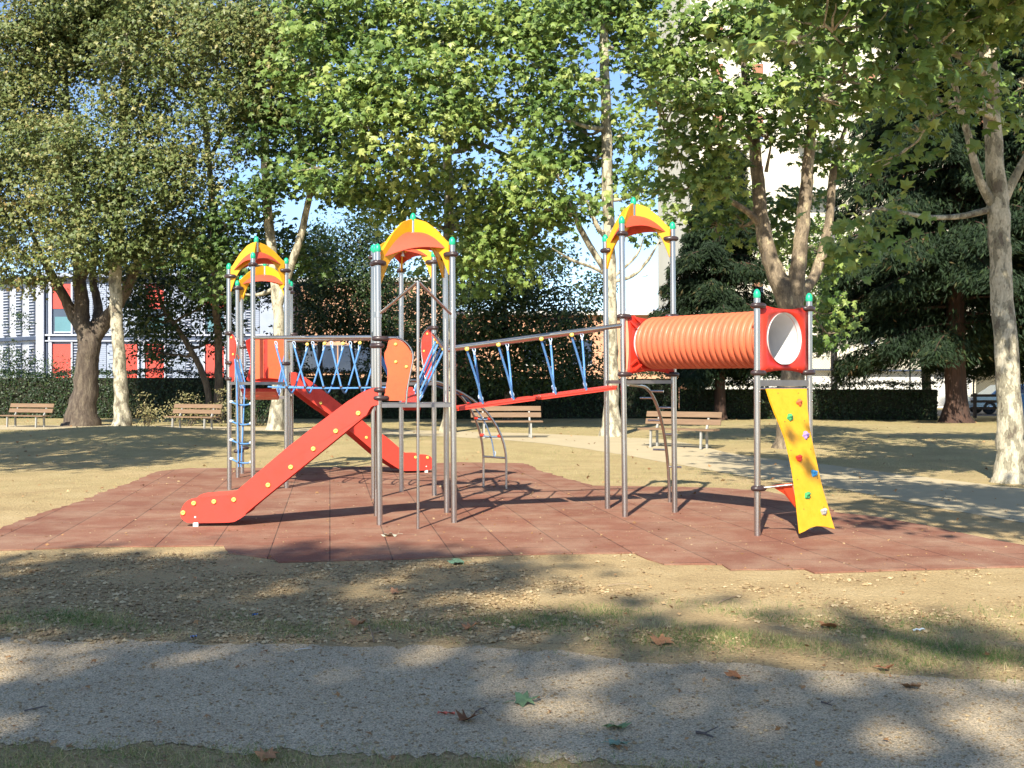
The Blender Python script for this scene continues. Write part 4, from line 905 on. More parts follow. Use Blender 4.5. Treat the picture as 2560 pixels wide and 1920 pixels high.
tree('maple_tree', 'second maple with thin straight trunk by the left tower and tan crown above it', None,
     [Tg(548, 1046, 14, [(547, 950, 0, 10), (546, 860, 0, 9.5), (540, 760, -1, 9), (535, 640, -2, 8.5), (530, 500, -3, 8), (520, 380, -4, 7.5), (510, 250, -5, 7), (500, 80, -5, 5)], 41),
      T([(522, 400, 37, 6), (560, 330, 36, 5), (610, 240, 35, 4.5), (650, 120, 34, 3)])],
     [pc(400, 200, 35, 100, 70), pc(500, 170, 34.5, 100, 70), pc(600, 110, 33, 90, 70), pc(690, 60, 32.5, 90, 70), pc(440, 60, 35, 110, 70), pc(560, 10, 33.5, 120, 60), pc(640, 210, 33, 70, 50), pc(730, 160, 32.5, 60, 60), pc(540, 280, 34, 80, 45), pc(660, 290, 33.5, 60, 38), pc(590, 370, 34.5, 50, 36), pc(330, 280, 35, 60, 40), pc(790, 60, 32, 50, 60)],
     M['barkdark'], LM['maple'], 190, .165, spray=.36, per=30)
# ---- dark evergreens behind
EVG = 'dark trees along the far hedge'
def bushy(name, label, px, d, r, paths, clumps, lm='ever', dens=190, size=.17, kind='oval', bark='barkdark', cat='tree', group=EVG, spray=.34, **kw):
    return tree(name, label, group, [Tg(px, 0, r, paths, d)], clumps, M[bark], LM[lm], dens, size, kind, spray=spray, **kw)
bushy('leaning_tree', 'small dark tree with thin leaning trunk between the left benches', 528, 41, 11, [(522, 990, 0, 8), (505, 930, 0, 8), (480, 880, 0, 7), (450, 830, 0, 6.5), (425, 795, 0, 6), (405, 760, 0, 5), (390, 710, 0, 4)],
      [pc(345, 660, 41.5, 60, 40), pc(410, 620, 41, 70, 40), pc(500, 590, 41, 70, 50), pc(560, 700, 40.5, 40, 50), pc(560, 800, 41, 26, 60), pc(350, 790, 42.5, 40, 60), pc(420, 880, 43, 60, 22), pc(370, 800, 41, 48, 42), pc(450, 740, 41, 65, 45), pc(540, 740, 41, 55, 55), pc(360, 870, 41, 30, 24), pc(430, 820, 41.5, 45, 28), pc(330, 730, 41.5, 45, 40), pc(540, 650, 41, 60, 50), pc(480, 670, 41.5, 60, 45), pc(545, 840, 42, 26, 36), pc(400, 680, 42, 55, 36)], 'ever', 170)
bushy('bushy_tree', 'dark bushy tree with many thin stems behind the woven rope bridge', 880, 47, 9, [(885, 940, 0, 7), (878, 860, 0, 6), (870, 780, 0, 5), (860, 700, 0, 4)],
      [pc(800, 800, 47, 65, 50), pc(900, 790, 47, 65, 60), pc(840, 700, 47, 65, 55), pc(760, 730, 47, 55, 45), pc(920, 700, 47, 60, 55), pc(800, 620, 47, 45, 55), pc(960, 850, 47, 50, 60), pc(700, 930, 46, 40, 45), pc(660, 700, 47, 60, 50), pc(1010, 800, 47, 50, 70), pc(730, 850, 47, 40, 36), pc(900, 600, 48, 50, 60)])
bushy('cypress_tree', 'narrow dark cypress rising above the left rope bridge', 945, 52, 9, [(946, 900, 0, 8), (946, 700, 0, 5), (945, 540, 0, 2)],
      [pc(945, 560, 52, 22, 50), pc(943, 640, 52, 36, 55), pc(948, 730, 52, 44, 60), pc(945, 830, 52, 46, 60), pc(946, 930, 52, 44, 60)], dens=150)
bushy('cypress_tree', 'second narrow cypress beside the left tower roof', 800, 52, 8, [(800, 900, 0, 7), (800, 720, 0, 4), (798, 600, 0, 2)],
      [pc(798, 600, 52, 18, 45), pc(800, 670, 52, 30, 50), pc(802, 760, 52, 36, 55)], dens=140)
bushy('evergreen_tree', 'broad dark evergreen bush tree behind the sloping plank bridge', 1270, 42, 10, [(1268, 900, 0, 9), (1262, 800, 0, 8), (1262, 700, 0, 5)],
      [pc(1180, 800, 41, 80, 80), pc(1290, 800, 41, 85, 80), pc(1390, 840, 41, 75, 65), pc(1230, 690, 41, 90, 70), pc(1340, 700, 41, 75, 60), pc(1440, 790, 42, 50, 55), pc(1150, 690, 42, 60, 70), pc(1140, 900, 42, 60, 70), pc(1250, 910, 41, 80, 70), pc(1370, 930, 41, 80, 55), pc(1450, 920, 42, 50, 55), pc(1480, 720, 42, 36, 30), pc(1400, 640, 42, 30, 30), pc(1290, 620, 42, 50, 34), pc(1080, 850, 43, 55, 80), pc(1060, 730, 43, 50, 70)], dens=190)
CNG = 'conifers behind the right side of the play area'
def conifer(label, px, d, r, z0, z1, L0, dens, top_w=.35, seed=3, side=1.0):
    """drooping whorled conifer: trunk plus branches carrying hanging sprays"""
    rg = random.Random(seed); x = (px - CX) / FPX * d; g = float(gz(x, d)); root = empty('conifer_tree', label, 'tree', (x, d, g), CNG); k = MB()
    rb = r * d / FPX; zs_ = [-.3, 0, .25, .8, 2, 4, 7, z1 * .8, z1 + .5]; rr = [rb * 2.0, rb * 1.75, rb * 1.35, rb * 1.08, rb, rb * .9, rb * .75, rb * .4, .03]
    k.tube([Vector((rg.uniform(-.04, .04), 0, z)) for z in zs_], rr, 18, noise=.07)
    P_, N_, A_, Tn = [], [], [], []; z = z0
    while z < z1:
        f = (z - z0) / (z1 - z0); Lm = L0 * ((1 - f) * (1 - top_w) + top_w) * (.75 + .25 * min(1, (z - z0) / .8))
        for _ in range(4):
            az = rg.uniform(0, 2 * math.pi); Lb = Lm * rg.uniform(.65, 1.12); dirv = Vector((math.cos(az), math.sin(az), 0)); pts = []
            for i in range(7):
                t = i / 6; pts.append(Vector((0, 0, z)) + dirv * Lb * t + UP * (Lb * (.10 * t - .34 * t * t) + .1 * math.sin(3 * t + az)))
            k.tube(pts, list(np.linspace(.05, .01, 7)), 6, False)
            n = int(Lb * dens * .5)
            t = np.sqrt(rng.random(n)) * .95 + .05; base = np.stack([np.interp(t * 6, range(7), [p[c] for p in pts]) for c in range(3)], -1)
            sd = np.array([-dirv.y, dirv.x, 0]); wd = (1 - .75 * t) * Lb * .28 + .12; lat = rng.normal(0, 1, n) * wd * .7
            hang = rng.random(n) ** 1.3 * (.20 + .45 * (1 - abs(t - .6)))
            p = base + np.outer(lat, sd) + np.outer(-hang - abs(lat) * .35, [0, 0, 1]) + rng.normal(0, .05, (n, 3))
            P_.append(p); A_.append(np.outer(np.ones(n), np.array(dirv)) * .5 + np.outer(np.sign(lat) * .6, sd) + np.array([0, 0, -.75]) + rng.normal(0, .3, (n, 3)))
            N_.append(np.array([0, 0, .6]) + np.array(dirv) * .5 + rng.normal(0, .5, (n, 3))); Tn.append(np.clip(rng.random(n) ** 1.4 * .8 + rg.random() * .25, 0, 1))
        z += .30
    k.build('trunk', M['barkred'], root)
    p = np.concatenate(P_); n_ = len(p)
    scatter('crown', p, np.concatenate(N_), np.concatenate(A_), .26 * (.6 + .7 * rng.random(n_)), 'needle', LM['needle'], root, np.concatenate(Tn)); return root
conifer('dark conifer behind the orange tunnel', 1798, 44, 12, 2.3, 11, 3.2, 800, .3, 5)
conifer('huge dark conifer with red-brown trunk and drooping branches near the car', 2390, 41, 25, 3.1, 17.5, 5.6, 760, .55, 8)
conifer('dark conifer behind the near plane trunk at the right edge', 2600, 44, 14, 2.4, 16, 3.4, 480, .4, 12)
tree('slim_tree', 'slim grey leaning trunk in the right hedge', None, [Tg(2318, 0, 12, [(2316, 960, 0, 11), (2312, 900, 0, 10), (2304, 850, 0, 9), (2296, 800, 0, 8), (2288, 740, 0, 6)], 46)], [pc(2285, 730, 46, 60, 40), pc(2110, 760, 46, 30, 40)], M['bark'], LM['planedark'], 90, .2)
bushy('broadleaf_tree', 'sunlit light green tree behind the forked plane tree', 2085, 50, 9, [(2085, 900, 0, 8), (2085, 760, 0, 6), (2085, 640, 0, 4)],
      [pc(2080, 700, 50, 60, 70), pc(2100, 800, 50, 50, 45), pc(2060, 600, 50, 45, 60), pc(1935, 640, 50, 34, 70), pc(2110, 620, 50, 40, 50)], 'plane', 85, .2, 'three', 'barkdark')
bushy('broadleaf_tree', 'light green tree at the far right edge behind the near plane trunk', 2590, 46, 9, [(2590, 800, 0, 8), (2588, 500, 0, 6), (2585, 200, 0, 4)],
      [pc(2560, 560, 45, 60, 80), pc(2570, 420, 45, 60, 80), pc(2560, 280, 45, 70, 80), pc(2550, 130, 45, 70, 90), pc(2590, 700, 45, 50, 70)], 'plane', 80, .2, 'three', 'barkdark')
# ---- trees standing outside the picture whose crowns shade the foreground and the left
def shade(px, py, z, r, rz=None):
    """clump at height z whose shadow lands where (px,py) meets the ground"""
    z = z * 1.75 if py > 1380 else z
    g = G(px, py); L_ = z / math.tan(R(SUN_EL)); return (g.x - SUN_TR.x * L_, g.y - SUN_TR.y * L_, z, r, r, rz or r * .55)
SHG = 'plane trees standing outside the picture'
fore = [shade(x_, y_, 9 + .3 * math.sin(i_ * 2.3), r_) for i_, (x_, y_, r_) in enumerate((
        (100, 1440, .75), (330, 1440, .75), (560, 1425, .65), (800, 1410, .5), (1000, 1400, .45), (60, 1540, .6), (260, 1520, .6), (470, 1545, .6), (700, 1540, .5), (1180, 1440, .42), (1330, 1410, .30), (1080, 1530, .36), (880, 1575, .3),
        (330, 1680, .45), (560, 1690, .50), (800, 1720, .48), (1030, 1740, .42), (1180, 1700, .30), (120, 1770, .40), (360, 1800, .40), (620, 1840, .4), (900, 1850, .34), (1130, 1860, .26),
        (1420, 1580, .40), (1600, 1555, .33), (1500, 1650, .30), (1720, 1660, .26), (1850, 1745, .28), (1720, 1840, .24), (1480, 1880, .26), (2080, 1570, .22), (2300, 1585, .30), (2480, 1620, .34), (2230, 1810, .24), (2420, 1760, .26),
        (1000, 1990, .7), (300, 1990, .9), (1800, 2010, .7), (1950, 1880, .22), (2300, 1960, .4)))]
tree('plane_tree', 'plane tree behind the camera whose shade falls on the foreground gravel', SHG, [[(-5.2, -14.5, 0, .38), (-5.3, -14.4, 4, .33), (-5.5, -14.0, 9, .26), (-5.6, -13.6, 14.5, .16)]],
     fore, M['barkpale'], LM['plane'], 95, .26, 'three', spray=.30)
tree('plane_tree', 'plane tree left of the view whose shade falls on the low mound', SHG, [[(-13, 9.5, 0, .28), (-13, 9.6, 3, .24), (-12.6, 9.9, 6, .18), (-12, 10.3, 9, .12)]],
     [shade(100, 1130, 9, 1.2), shade(300, 1140, 8.8, 1.1), shade(180, 1090, 10.5, 1.6), shade(440, 1120, 9.5, 1.2), shade(120, 1110, 10, 1.6), shade(330, 1105, 9.6, 1.5), shade(60, 1150, 8.6, 1.0), shade(250, 1160, 8.4, .9), shade(500, 1100, 10.2, 1.4), shade(700, 1095, 11, 1.3), shade(900, 1085, 11, 1.3), shade(400, 1140, 9, .8), shade(-200, 1120, 9, 1.8), shade(620, 1120, 10, .7), shade(980, 1100, 11, .7)],
     M['bark'], LM['plane'], 110, .24, 'three', spray=.40)
tree('plane_tree', 'plane tree right of the view whose shade dapples the pale path', SHG, [[(9.5, 3.0, 0, .28), (9.4, 3.1, 3, .24), (9.2, 3.6, 6, .18), (8.8, 4.4, 8, .12)]],
     [shade(2150, 1215, 7.2, .8), shade(2350, 1230, 7.4, .9), shade(2520, 1245, 7.4, .9), shade(2250, 1270, 7.0, .55), shade(2420, 1290, 7.0, .6), shade(2120, 1160, 8.0, 1.0), shade(2330, 1160, 8.2, 1.2), shade(2520, 1150, 8.2, 1.2), shade(1950, 1150, 8.6, 1.0), shade(2180, 1305, 6.8, .32), shade(2540, 1320, 7, .5), shade(2050, 1110, 9.5, 1.3), shade(2300, 1100, 9.5, 1.5), shade(2500, 1100, 9.5, 1.5), shade(1800, 1100, 9.8, 1.2), shade(1900, 1185, 8, .5), shade(2700, 1250, 8, 1.4)],
     M['bark'], LM['plane'], 95, .24, 'three', spray=.36)

# ================================================================= HEDGES, SHRUBS
M['hedgecore'] = mat('hedge_shade_core', (.012, .016, .008), 1, 0, (.03, .03, .015), 14, .4, .8, 20)  # near-black colour paints the shadow inside the hedge
def hedge(label, px0, px1, d0, d1, ztop, depth, lm='hedge', group=None, dens=260, top_twigs=True):
    a, b = P(px0, 956, d0), P(px1, 956, d1); a.z = b.z = 0; u = (b - a).normalized(); w = Vector((-u.y, u.x, 0)); L_ = (b - a).length
    root = empty('hedge', label, 'hedge', tuple(a), group); k = MB()
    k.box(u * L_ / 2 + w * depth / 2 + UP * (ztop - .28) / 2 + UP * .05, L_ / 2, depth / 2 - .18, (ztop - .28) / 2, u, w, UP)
    k.build('branches', M['hedgecore'], root)  # solid dark box, stands in for the shaded inside
    n = int(L_ * (ztop + depth) * dens); s = rng.random(n) * L_; onTop = rng.random(n) < depth / (ztop + depth)
    ztl = ztop * (1 + .035 * np.sin(s * 1.9) + .03 * np.sin(s * .7 + 1))
    yy = np.where(onTop, rng.random(n) * depth, np.abs(rng.normal(0, .07, n))); zz = np.where(onTop, ztl + rng.normal(0, .05, n), rng.random(n) * ztl)
    p = np.outer(s, np.array(u)) + np.outer(yy, np.array(w)) + np.outer(zz, [0, 0, 1])
    nr_ = np.outer(np.where(onTop, 0, -1), np.array(w)) + np.outer(np.where(onTop, 1.0, .25), [0, 0, 1]) + rng.normal(size=(n, 3)) * .5
    if top_twigs:
        m_ = int(L_ * 34); s2 = rng.random(m_) * L_; clump = (np.sin(s2 * 2.3) + np.sin(s2 * 5.1 + 2) > .2); s2 = s2[clump]; m_ = len(s2)
        p2 = np.outer(s2, np.array(u)) + np.outer(rng.random(m_) * depth, np.array(w)) + np.outer(ztop + rng.random(m_) ** 1.5 * .5, [0, 0, 1])
        p = np.concatenate([p, p2]); nr_ = np.concatenate([nr_, rng.normal(size=(m_, 3)) + [0, -.3, .8]]); n = len(p)
    scatter('leaves', p, nr_, rng.normal(size=(n, 3)), .10 * (.7 + .7 * rng.random(n)), 'oval', LM[lm], root, rng.random(n) ** 1.4)
    return root
hedge('long clipped dark hedge behind the left benches', -250, 1150, 46, 45, 2.02, 1.2)
hedge('dark hedge strip behind the middle of the play area', 1150, 1700, 45, 46, 1.98, 1.2)
hedge('dark clipped hedge with loose shoots below the cream building', 1700, 2345, 45.5, 43.5, 1.55, 1.2)
def shrub(label, px, py, d, rx, rz, lm, dens, size=.09, kind='oval', group=None, tall=0, cat='shrub', stems=6):
    c = P(px, py, d); g = float(gz(c.x, c.y)); root = empty('shrub', label, cat, (c.x, c.y, g), group); k = MB()
    for i in range(stems):
        e = Vector((random.uniform(-rx, rx) * .8, random.uniform(-.3, .3), random.uniform(.6, 1.05) * rz * 2)); k.tube(limb_path(Vector((e.x * .15, 0, -.05)), e, .1, .25), list(np.linspace(.014, .004, 13))[:13], 5, False)
    k.build('stems', M['barkdark'], root)
    leaf_ = [(0, 0, rz * .95, rx, rx * .7, rz)] + ([(rx * random.uniform(-.6, .6), 0, rz * 1.9 + tall * .5, rx * .35, .2, tall * .5)] if tall else [])
    p, n, a = crown_points(leaf_, dens, .16, 12, .3); kk = p[:, 2] > .02; p, n, a = p[kk], n[kk], a[kk]
    scatter('leaves', p, n, a, size * (.6 + .7 * rng.random(len(p))), kind, LM[lm], root); return root
shrub('pale dry shrub right of the slim pale plane trunk', 368, 1020, 36, .48, .38, 'shrub', 260, tall=.4)
shrub('pale scraggly shrub behind the second bench', 470, 1010, 37.5, .75, .42, 'shrub', 170, tall=.5)
shrub('pale shrub between the second bench and the left tower', 555, 1005, 37.5, .5, .5, 'shrub', 200, tall=.3)
shrub('dark green shrub beside the forked plane in the left tower', 640, 1030, 38, .9, .5, 'hedge', 220)
shrub('tall leafy shrub in front of the grey building at the left edge', 40, 920, 52, 1.4, 1.9, 'hedge', 150, .12, tall=1.6)
shrub('loose bush poking over the hedge left of the forked trunk', 150, 960, 49, 1.3, 1.35, 'hedge', 170, .12)
shrub('thin young weed growing behind the rope bridge', 1345, 1000, 44.5, .35, .75, 'hedge', 120)

# ================================================================= BENCHES
def bench(label, px, pyfoot, d, rot, wl=1.9):
    x = (px - CX) / FPX * d; g = EYE - (pyfoot - HY) / FPX * d
    root = empty('park_bench', label, 'bench', (x, d, g), 'wooden park benches behind the play area'); root.rotation_euler = (0, 0, rot)
    for y0 in (-.20, -.06, .08):
        k = MB(); k.box((0, y0, .435), wl / 2, .062, .018, bev=.012); k.build('seat_slat', M['wood'], root)
    for zc2, y0 in ((.60, .19), (.77, .245)):
        k = MB(); n_ = Vector((0, -.95, .3)).normalized(); k.box((.0, y0, zc2), wl / 2, .018, .065, Vector((1, 0, 0)), Vector((0, 1, -.3)).normalized(), Vector((0, .3, 1)).normalized(), bev=.008); k.build('back_slat', M['wood'], root)
    for sx in (-1, 1):
        X = sx * wl * .33; k = MB()
        k.prism([Vector((X - .022, -.24, 0)), Vector((X - .022, -.19, 0)), Vector((X - .022, -.16, .415)), Vector((X - .022, -.22, .415))], Vector((.044, 0, 0)))
        k.prism([Vector((X - .022, .17, 0)), Vector((X - .022, .12, 0)), Vector((X - .022, .10, .44)), Vector((X - .022, .20, .62)), Vector((X - .022, .262, .82)), Vector((X - .022, .295, .82)), Vector((X - .022, .235, .62)), Vector((X - .022, .16, .42))], Vector((.044, 0, 0)))
        k.box((X, -.03, .404), .024, .20, .012); k.build('leg_frame', M['benchleg'], root)
    return root
M['benchleg'] = mat('bench_leg', (.40, .40, .37), .6, .2, (.28, .27, .24), 8, .6)
bench('wooden bench at the left edge in front of the hedge', 66, 1072, 36.8, R(-22))
bench('wooden bench left of the play structure with a pale shrub behind', 482, 1077, 34.8, R(-24))
bench('wooden bench seen below the sloping plank bridge', 1267, 1094, 29.6, R(6))
bench('wooden bench under the orange tunnel behind the right tower', 1698, 1120, 25.6, R(-33))

# ================================================================= BUILDINGS
M['grey'] = mat('grey_metal_panel', (.34, .38, .46), .55, .2, (.26, .30, .38), 1.5, .6)
M['greyd'] = mat('dark_steel', (.09, .11, .17), .5, .4, (.06, .08, .12), 3, .5)
M['white2'] = mat('white_metal', (.50, .52, .58), .5, .1, (.38, .40, .46), 2, .6)
M['redp'] = mat('red_glass_panel', (.62, .06, .035), .25, 0, (.50, .08, .06), .8, .7)
M['teal'] = mat('teal_glass', (.06, .16, .19), .1, 0, (.09, .22, .25), .5, .5, spec=.8)
M['brick'] = mat('salmon_brick', (.60, .33, .20), .9, 0, (.50, .27, .16), 3, .6, .3, 30)
M['cream'] = mat('cream_render', (.66, .61, .48), .9, 0, (.60, .55, .43), .7, .6, .1, 60)
M['white3'] = mat('white_render', (.72, .70, .64), .9, 0, (.66, .64, .58), .9, .6)
M['darkglass'] = mat('dark_glass', (.03, .045, .075), .12, 0, (.05, .07, .11), .6, .5, spec=.8)
M['shutter'] = mat('brown_shutter', (.28, .11, .06), .7, 0, (.36, .17, .09), 3, .5, .5, 20, stretch=(.2, .2, 8))
# grey two-storey building, left
DB = 60.0
def bp(px): return (px - CX) / FPX * DB
def bz(py): return EYE - (py - HY) / FPX * DB
gb = empty('industrial_building', 'grey two-storey metal building with red panels and louvres at left', 'building', (bp(110), DB, 0))
def gpart(name, m, x0, x1, y0, y1, dy=0.0, th=.08, parent=None, o=(bp(110), DB, 0)):
    k = MB(); k.bx(bp(x0) - o[0], bp(x1) - o[0], dy - th, dy, bz(y1), bz(y0)); return k.build(name, m, parent or gb)
k = MB(); k.bx(0, bp(720) - bp(110), .02, 9, -.2, bz(700)); gw = k.build('wall', M['grey'], gb)
gpart('roof', M['greyd'], 104, 724, 682, 702, -.25, .02, gb).scale = (1, 1, 1)
k = MB(); k.bx(-.3, bp(722) - bp(110), -.45, 9.3, bz(694), bz(684)); k.build('roof', M['grey'], gb)
gpart('floor_beam', M['greyd'], 116, 720, 841, 851, -.06, .06); gpart('floor_beam', M['white2'], 116, 720, 836, 840, -.06, .16); gpart('floor_beam', M['white2'], 116, 720, 851, 854, -.06, .16)
gpart('corner_column', M['white2'], 96, 115, 700, 990, -.02, .30)
gpart('drain_pipe', M['greyd'], 117, 121, 705, 990, -.02, .10); gpart('drain_pipe', M['white2'], 124, 128, 705, 990, -.02, .14)
def bay(x):   # one facade bay: red panel, window below, louvre strip and ribbed siding
    for (y0, y1, yr) in ((705, 836, 772), (856, 985, 918)):
        if y0 < 800:
            gpart('red_panel', M['redp'], x + 3, x + 50, y0 + 4, yr, 0, .05)
            w = gpart('window', M['darkglass'], x + 3, x + 50, yr + 1, y1 - 4, 0, .03); gpart('pane', M['teal'], x + 8, x + 48, yr + 20, y1 - 6, -.03, .02, w); gpart('window_frame', M['white2'], x + 6, x + 50, y1 - 7, y1 - 4, -.05, .03, w)
        else: gpart('red_panel', M['redp'], x + 3, x + 50, y0 + 4, y1, 0, .05)
        gpart('mullion', M['white2'], x + 50, x + 54, y0, y1, 0, .16); gpart('mullion', M['white2'], x - 2, x + 2, y0, y1, 0, .16)
        for (xa, xb) in ((x + 56, x + 68), (x + 104, x + 116)):
            k = MB(); ox = bp(110); k.bx(bp(xa) - ox, bp(xb) - ox, -.03, 0, bz(y1), bz(y0)); lv = k.build('louvre', M['greyd'], gb)
            k = MB()
            for i in range(int((y1 - y0) / 7)): yy = y0 + 3 + i * 7; k.bx(bp(xa) - ox, bp(xb) - ox, -.09, -.03, bz(yy + 2), bz(yy))
            k.build('louvre_blades', M['white2'], lv)
        for (xa, xb) in ((x + 70, x + 102), (x + 118, x + 136)):
            k = MB(); ox = bp(110); k.bx(bp(xa) - ox, bp(xb) - ox, -.012, .004, bz(y1), bz(y0))
            for i in range(int((y1 - y0) / 5)): yy = y0 + i * 5; k.bx(bp(xa) - ox, bp(xb) - ox, -.04, -.006, bz(yy + 4.0), bz(yy))
            k.build('siding', M['grey'], gb)
for x in (130, 362, 512): bay(x)
gpart('red_panel', M['redp'], 312, 344, 860, 985, 0, .05); gpart('mullion', M['white2'], 346, 350, 700, 985, 0, .16)
k = MB()
for i in range(26): yy = 712 + i * 10.4; k.bx(bp(272) - bp(110), bp(310) - bp(110), -.05, 0, bz(yy + 9), bz(yy))
k.build('siding', M['grey'], gb)
# its left side, receding
k = MB(); u = Vector((-.80, .60, 0)).normalized(); nrm_ = Vector((-.60, -.80, 0)).normalized()
k.prism([Vector((0, .05, -.2)), Vector((0, .05, bz(702))), u * 14 + Vector((0, .05, bz(702))), u * 14 + Vector((0, .05, -.2))], -nrm_ * .3); side = k.build('side_wall', M['white2'], gb)
for i in range(9):
    a_ = u * (.9 + i * 1.35); z_ = ((bz(836), bz(712)), (.2, bz(856)))
    for (za, zb) in z_:
        k = MB(); k.prism([a_ + UP * za + nrm_ * .0, a_ + UP * zb, a_ + u * .55 + UP * zb, a_ + u * .55 + UP * za], nrm_ * .04); lv = k.build('louvre', M['greyd'], gb); k = MB()
        for j in range(int((zb - za) / .16)): k.box(a_ + u * .27 + nrm_ * .07 + UP * (za + .08 + j * .16), .27, .03, .028, u, nrm_, UP)
        k.build('louvre_blades', M['white2'], lv)
k = MB(); k.box(u * 7 + nrm_ * .12 + UP * bz(845), 7, .1, .10, u, nrm_, UP); k.build('floor_beam', M['greyd'], gb)
k = MB(); k.box(u * 7 + UP * bz(694), 7, .35, .12, u, nrm_, UP); k.build('roof', M['greyd'], gb)
# salmon brick building, middle
DM = 62.0
bpm = lambda px: (px - CX) / FPX * DM; bzm = lambda py: EYE - (py - HY) / FPX * DM
mb_ = empty('brick_building', 'low salmon brick building behind the woven rope bridge', 'building', (bpm(745), DM, 0)); ox = bpm(745)
k = MB(); k.bx(bpm(600) - ox, bpm(1120) - ox, 0, 8, -.2, bzm(705)); k.build('wall', M['brick'], mb_)
k = MB(); k.bx(bpm(590) - ox, bpm(1130) - ox, -.3, 8.3, bzm(705), bzm(695)); k.build('roof', M['white3'], mb_)
for (x0, x1) in ((752, 842), (846, 930), (640, 700)):
    k = MB(); k.bx(bpm(x0) - ox, bpm(x1) - ox, -.04, 0, bzm(926), bzm(866)); w = k.build('window', M['darkglass'], mb_)
    k = MB(); k.bx(bpm(x0) - ox, bpm(x1) - ox, -.10, -.04, bzm(866), bzm(863)); k.bx(bpm(x0) - ox, bpm(x1) - ox, -.12, -.04, bzm(930), bzm(926))
    for xx in (x0, (x0 + x1) / 2, x1 - 2): k.bx(bpm(xx) - ox, bpm(xx + 2) - ox, -.08, -.04, bzm(926), bzm(866))
    k.build('window_frame', M['greyd'], w)
m2_ = empty('brick_building', 'lower salmon brick building with pale roof line left of the right tower', 'building', (bpm(1300), DM + 4, 0)); DM2 = DM + 4
b2 = lambda px: (px - CX) / FPX * DM2 - bpm(1300); z2_ = lambda py: EYE - (py - HY) / FPX * DM2
k = MB(); k.bx(b2(1135), b2(1720), 0, 8, -.2, z2_(788)); k.build('wall', M['brick'], m2_)
k = MB(); k.bx(b2(1125), b2(1730), -.4, 8.4, z2_(788), z2_(779)); k.build('roof', M['white3'], m2_)
k = MB(); k.bx(b2(1560), b2(1730), 1, 8, z2_(779), z2_(768)); k.build('roof', M['grey'], m2_)
for (x0, x1) in ((1310, 1365), (1430, 1480)):
    k = MB(); k.bx(b2(x0), b2(x1), -.04, 0, z2_(910), z2_(850)); w = k.build('window', M['darkglass'], m2_); k = MB(); k.bx(b2(x0 - 3), b2(x1 + 3), -.12, -.04, z2_(914), z2_(910)); k.build('sill', M['white3'], w)
# cream apartment block, right
DR = 64.0
c0 = (1725 - CX) / FPX * DR
br_ = lambda px: (px - CX) / FPX * DR - c0; zr_ = lambda py: EYE - (py - HY) / FPX * DR
cb = empty('apartment_building', 'tall cream apartment block behind the conifers at right', 'building', (c0, DR, 0))
k = MB(); k.bx(0, br_(2980), 0, 14, zr_(924), 27); k.build('wall', M['cream'], cb)
k = MB(); k.bx(.25, br_(2436), .35, 14, -.2, zr_(924)); k.build('base_wall', M['white3'], cb)
k = MB(); k.bx(br_(2098), br_(2340), -.06, 0.02, zr_(928), zr_(924)); k.bx(-.02, br_(2096), -.06, .02, zr_(926), zr_(922)); k.build('ledge', M['greyd'], cb)
k = MB(); k.bx(br_(2436), br_(2980), 3.5, 14, -.2, zr_(924)); k.build('garage_wall', M['white3'], cb)
k = MB(); k.bx(br_(2095), br_(2097), -.03, 0, zr_(924), 27); k.build('wall_joint', M['white3'], cb)
def win(x0, x1, y0, y1, shut=True, th=.05):
    k = MB(); k.bx(br_(x0), br_(x1), -.02, 0, zr_(y1), zr_(y0)); w = k.build('window', M['darkglass'], cb)
    k = MB(); k.bx(br_(x0 - 3), br_(x1 + 3), -.14, -.02, zr_(y1 + 4), zr_(y1)); k.build('sill', M['white3'], w)
    k = MB(); k.bx(br_(x0 - 2), br_(x0), -.06, 0, zr_(y1), zr_(y0)); k.bx(br_(x1), br_(x1 + 2), -.06, 0, zr_(y1), zr_(y0)); k.bx(br_(x0 - 2), br_(x1 + 2), -.06, 0, zr_(y0), zr_(y0 - 3)); k.build('window_frame', M['white3'], w)
    if shut: k = MB(); k.bx(br_(x0), br_(x0 + (x1 - x0) * .96), -.05, -.02, zr_(y0 + (y1 - y0) * .72), zr_(y0)); k.build('shutter', M['shutter'], w)
for r_ in range(7):
    y = 862 - r_ * 128
    for x in (1780, 1880, 2160, 2234, 2430, 2560, 2660): win(x, x + 28, y - 62, y)
win(2340, 2356, 899, 926); win(2232, 2263, 880, 890, False); win(1990, 2010, 840, 890)
k = MB(); k.bx(br_(2228), br_(2268), -.5, 0, zr_(880), zr_(878)); k.build('canopy', M['greyd'], cb)
k = MB(); k.bx(br_(2470), br_(2496), 3.44, 3.5, .0, zr_(930)); k.build('door', M['shutter'], cb)
k = MB(); k.prism([Vector((br_(2436), .4, -.1)), Vector((br_(2436), .4, zr_(926))), Vector((br_(2436), 3.4, zr_(926))), Vector((br_(2436), 3.4, -.1))], Vector((.25, 0, 0))); k.build('side_wall', M['cream'], cb)
for r_ in range(6):
    y = 735 - r_ * 128; k = MB(); k.bx(br_(1990), br_(2080), -1.2, 0, zr_(y + 10), zr_(y)); bl = k.build('balcony', M['white3'], cb)
    k = MB(); k.bx(br_(1990), br_(2080), -1.2, -1.12, zr_(y), zr_(y - 38)); k.build('parapet', M['cream'], bl)

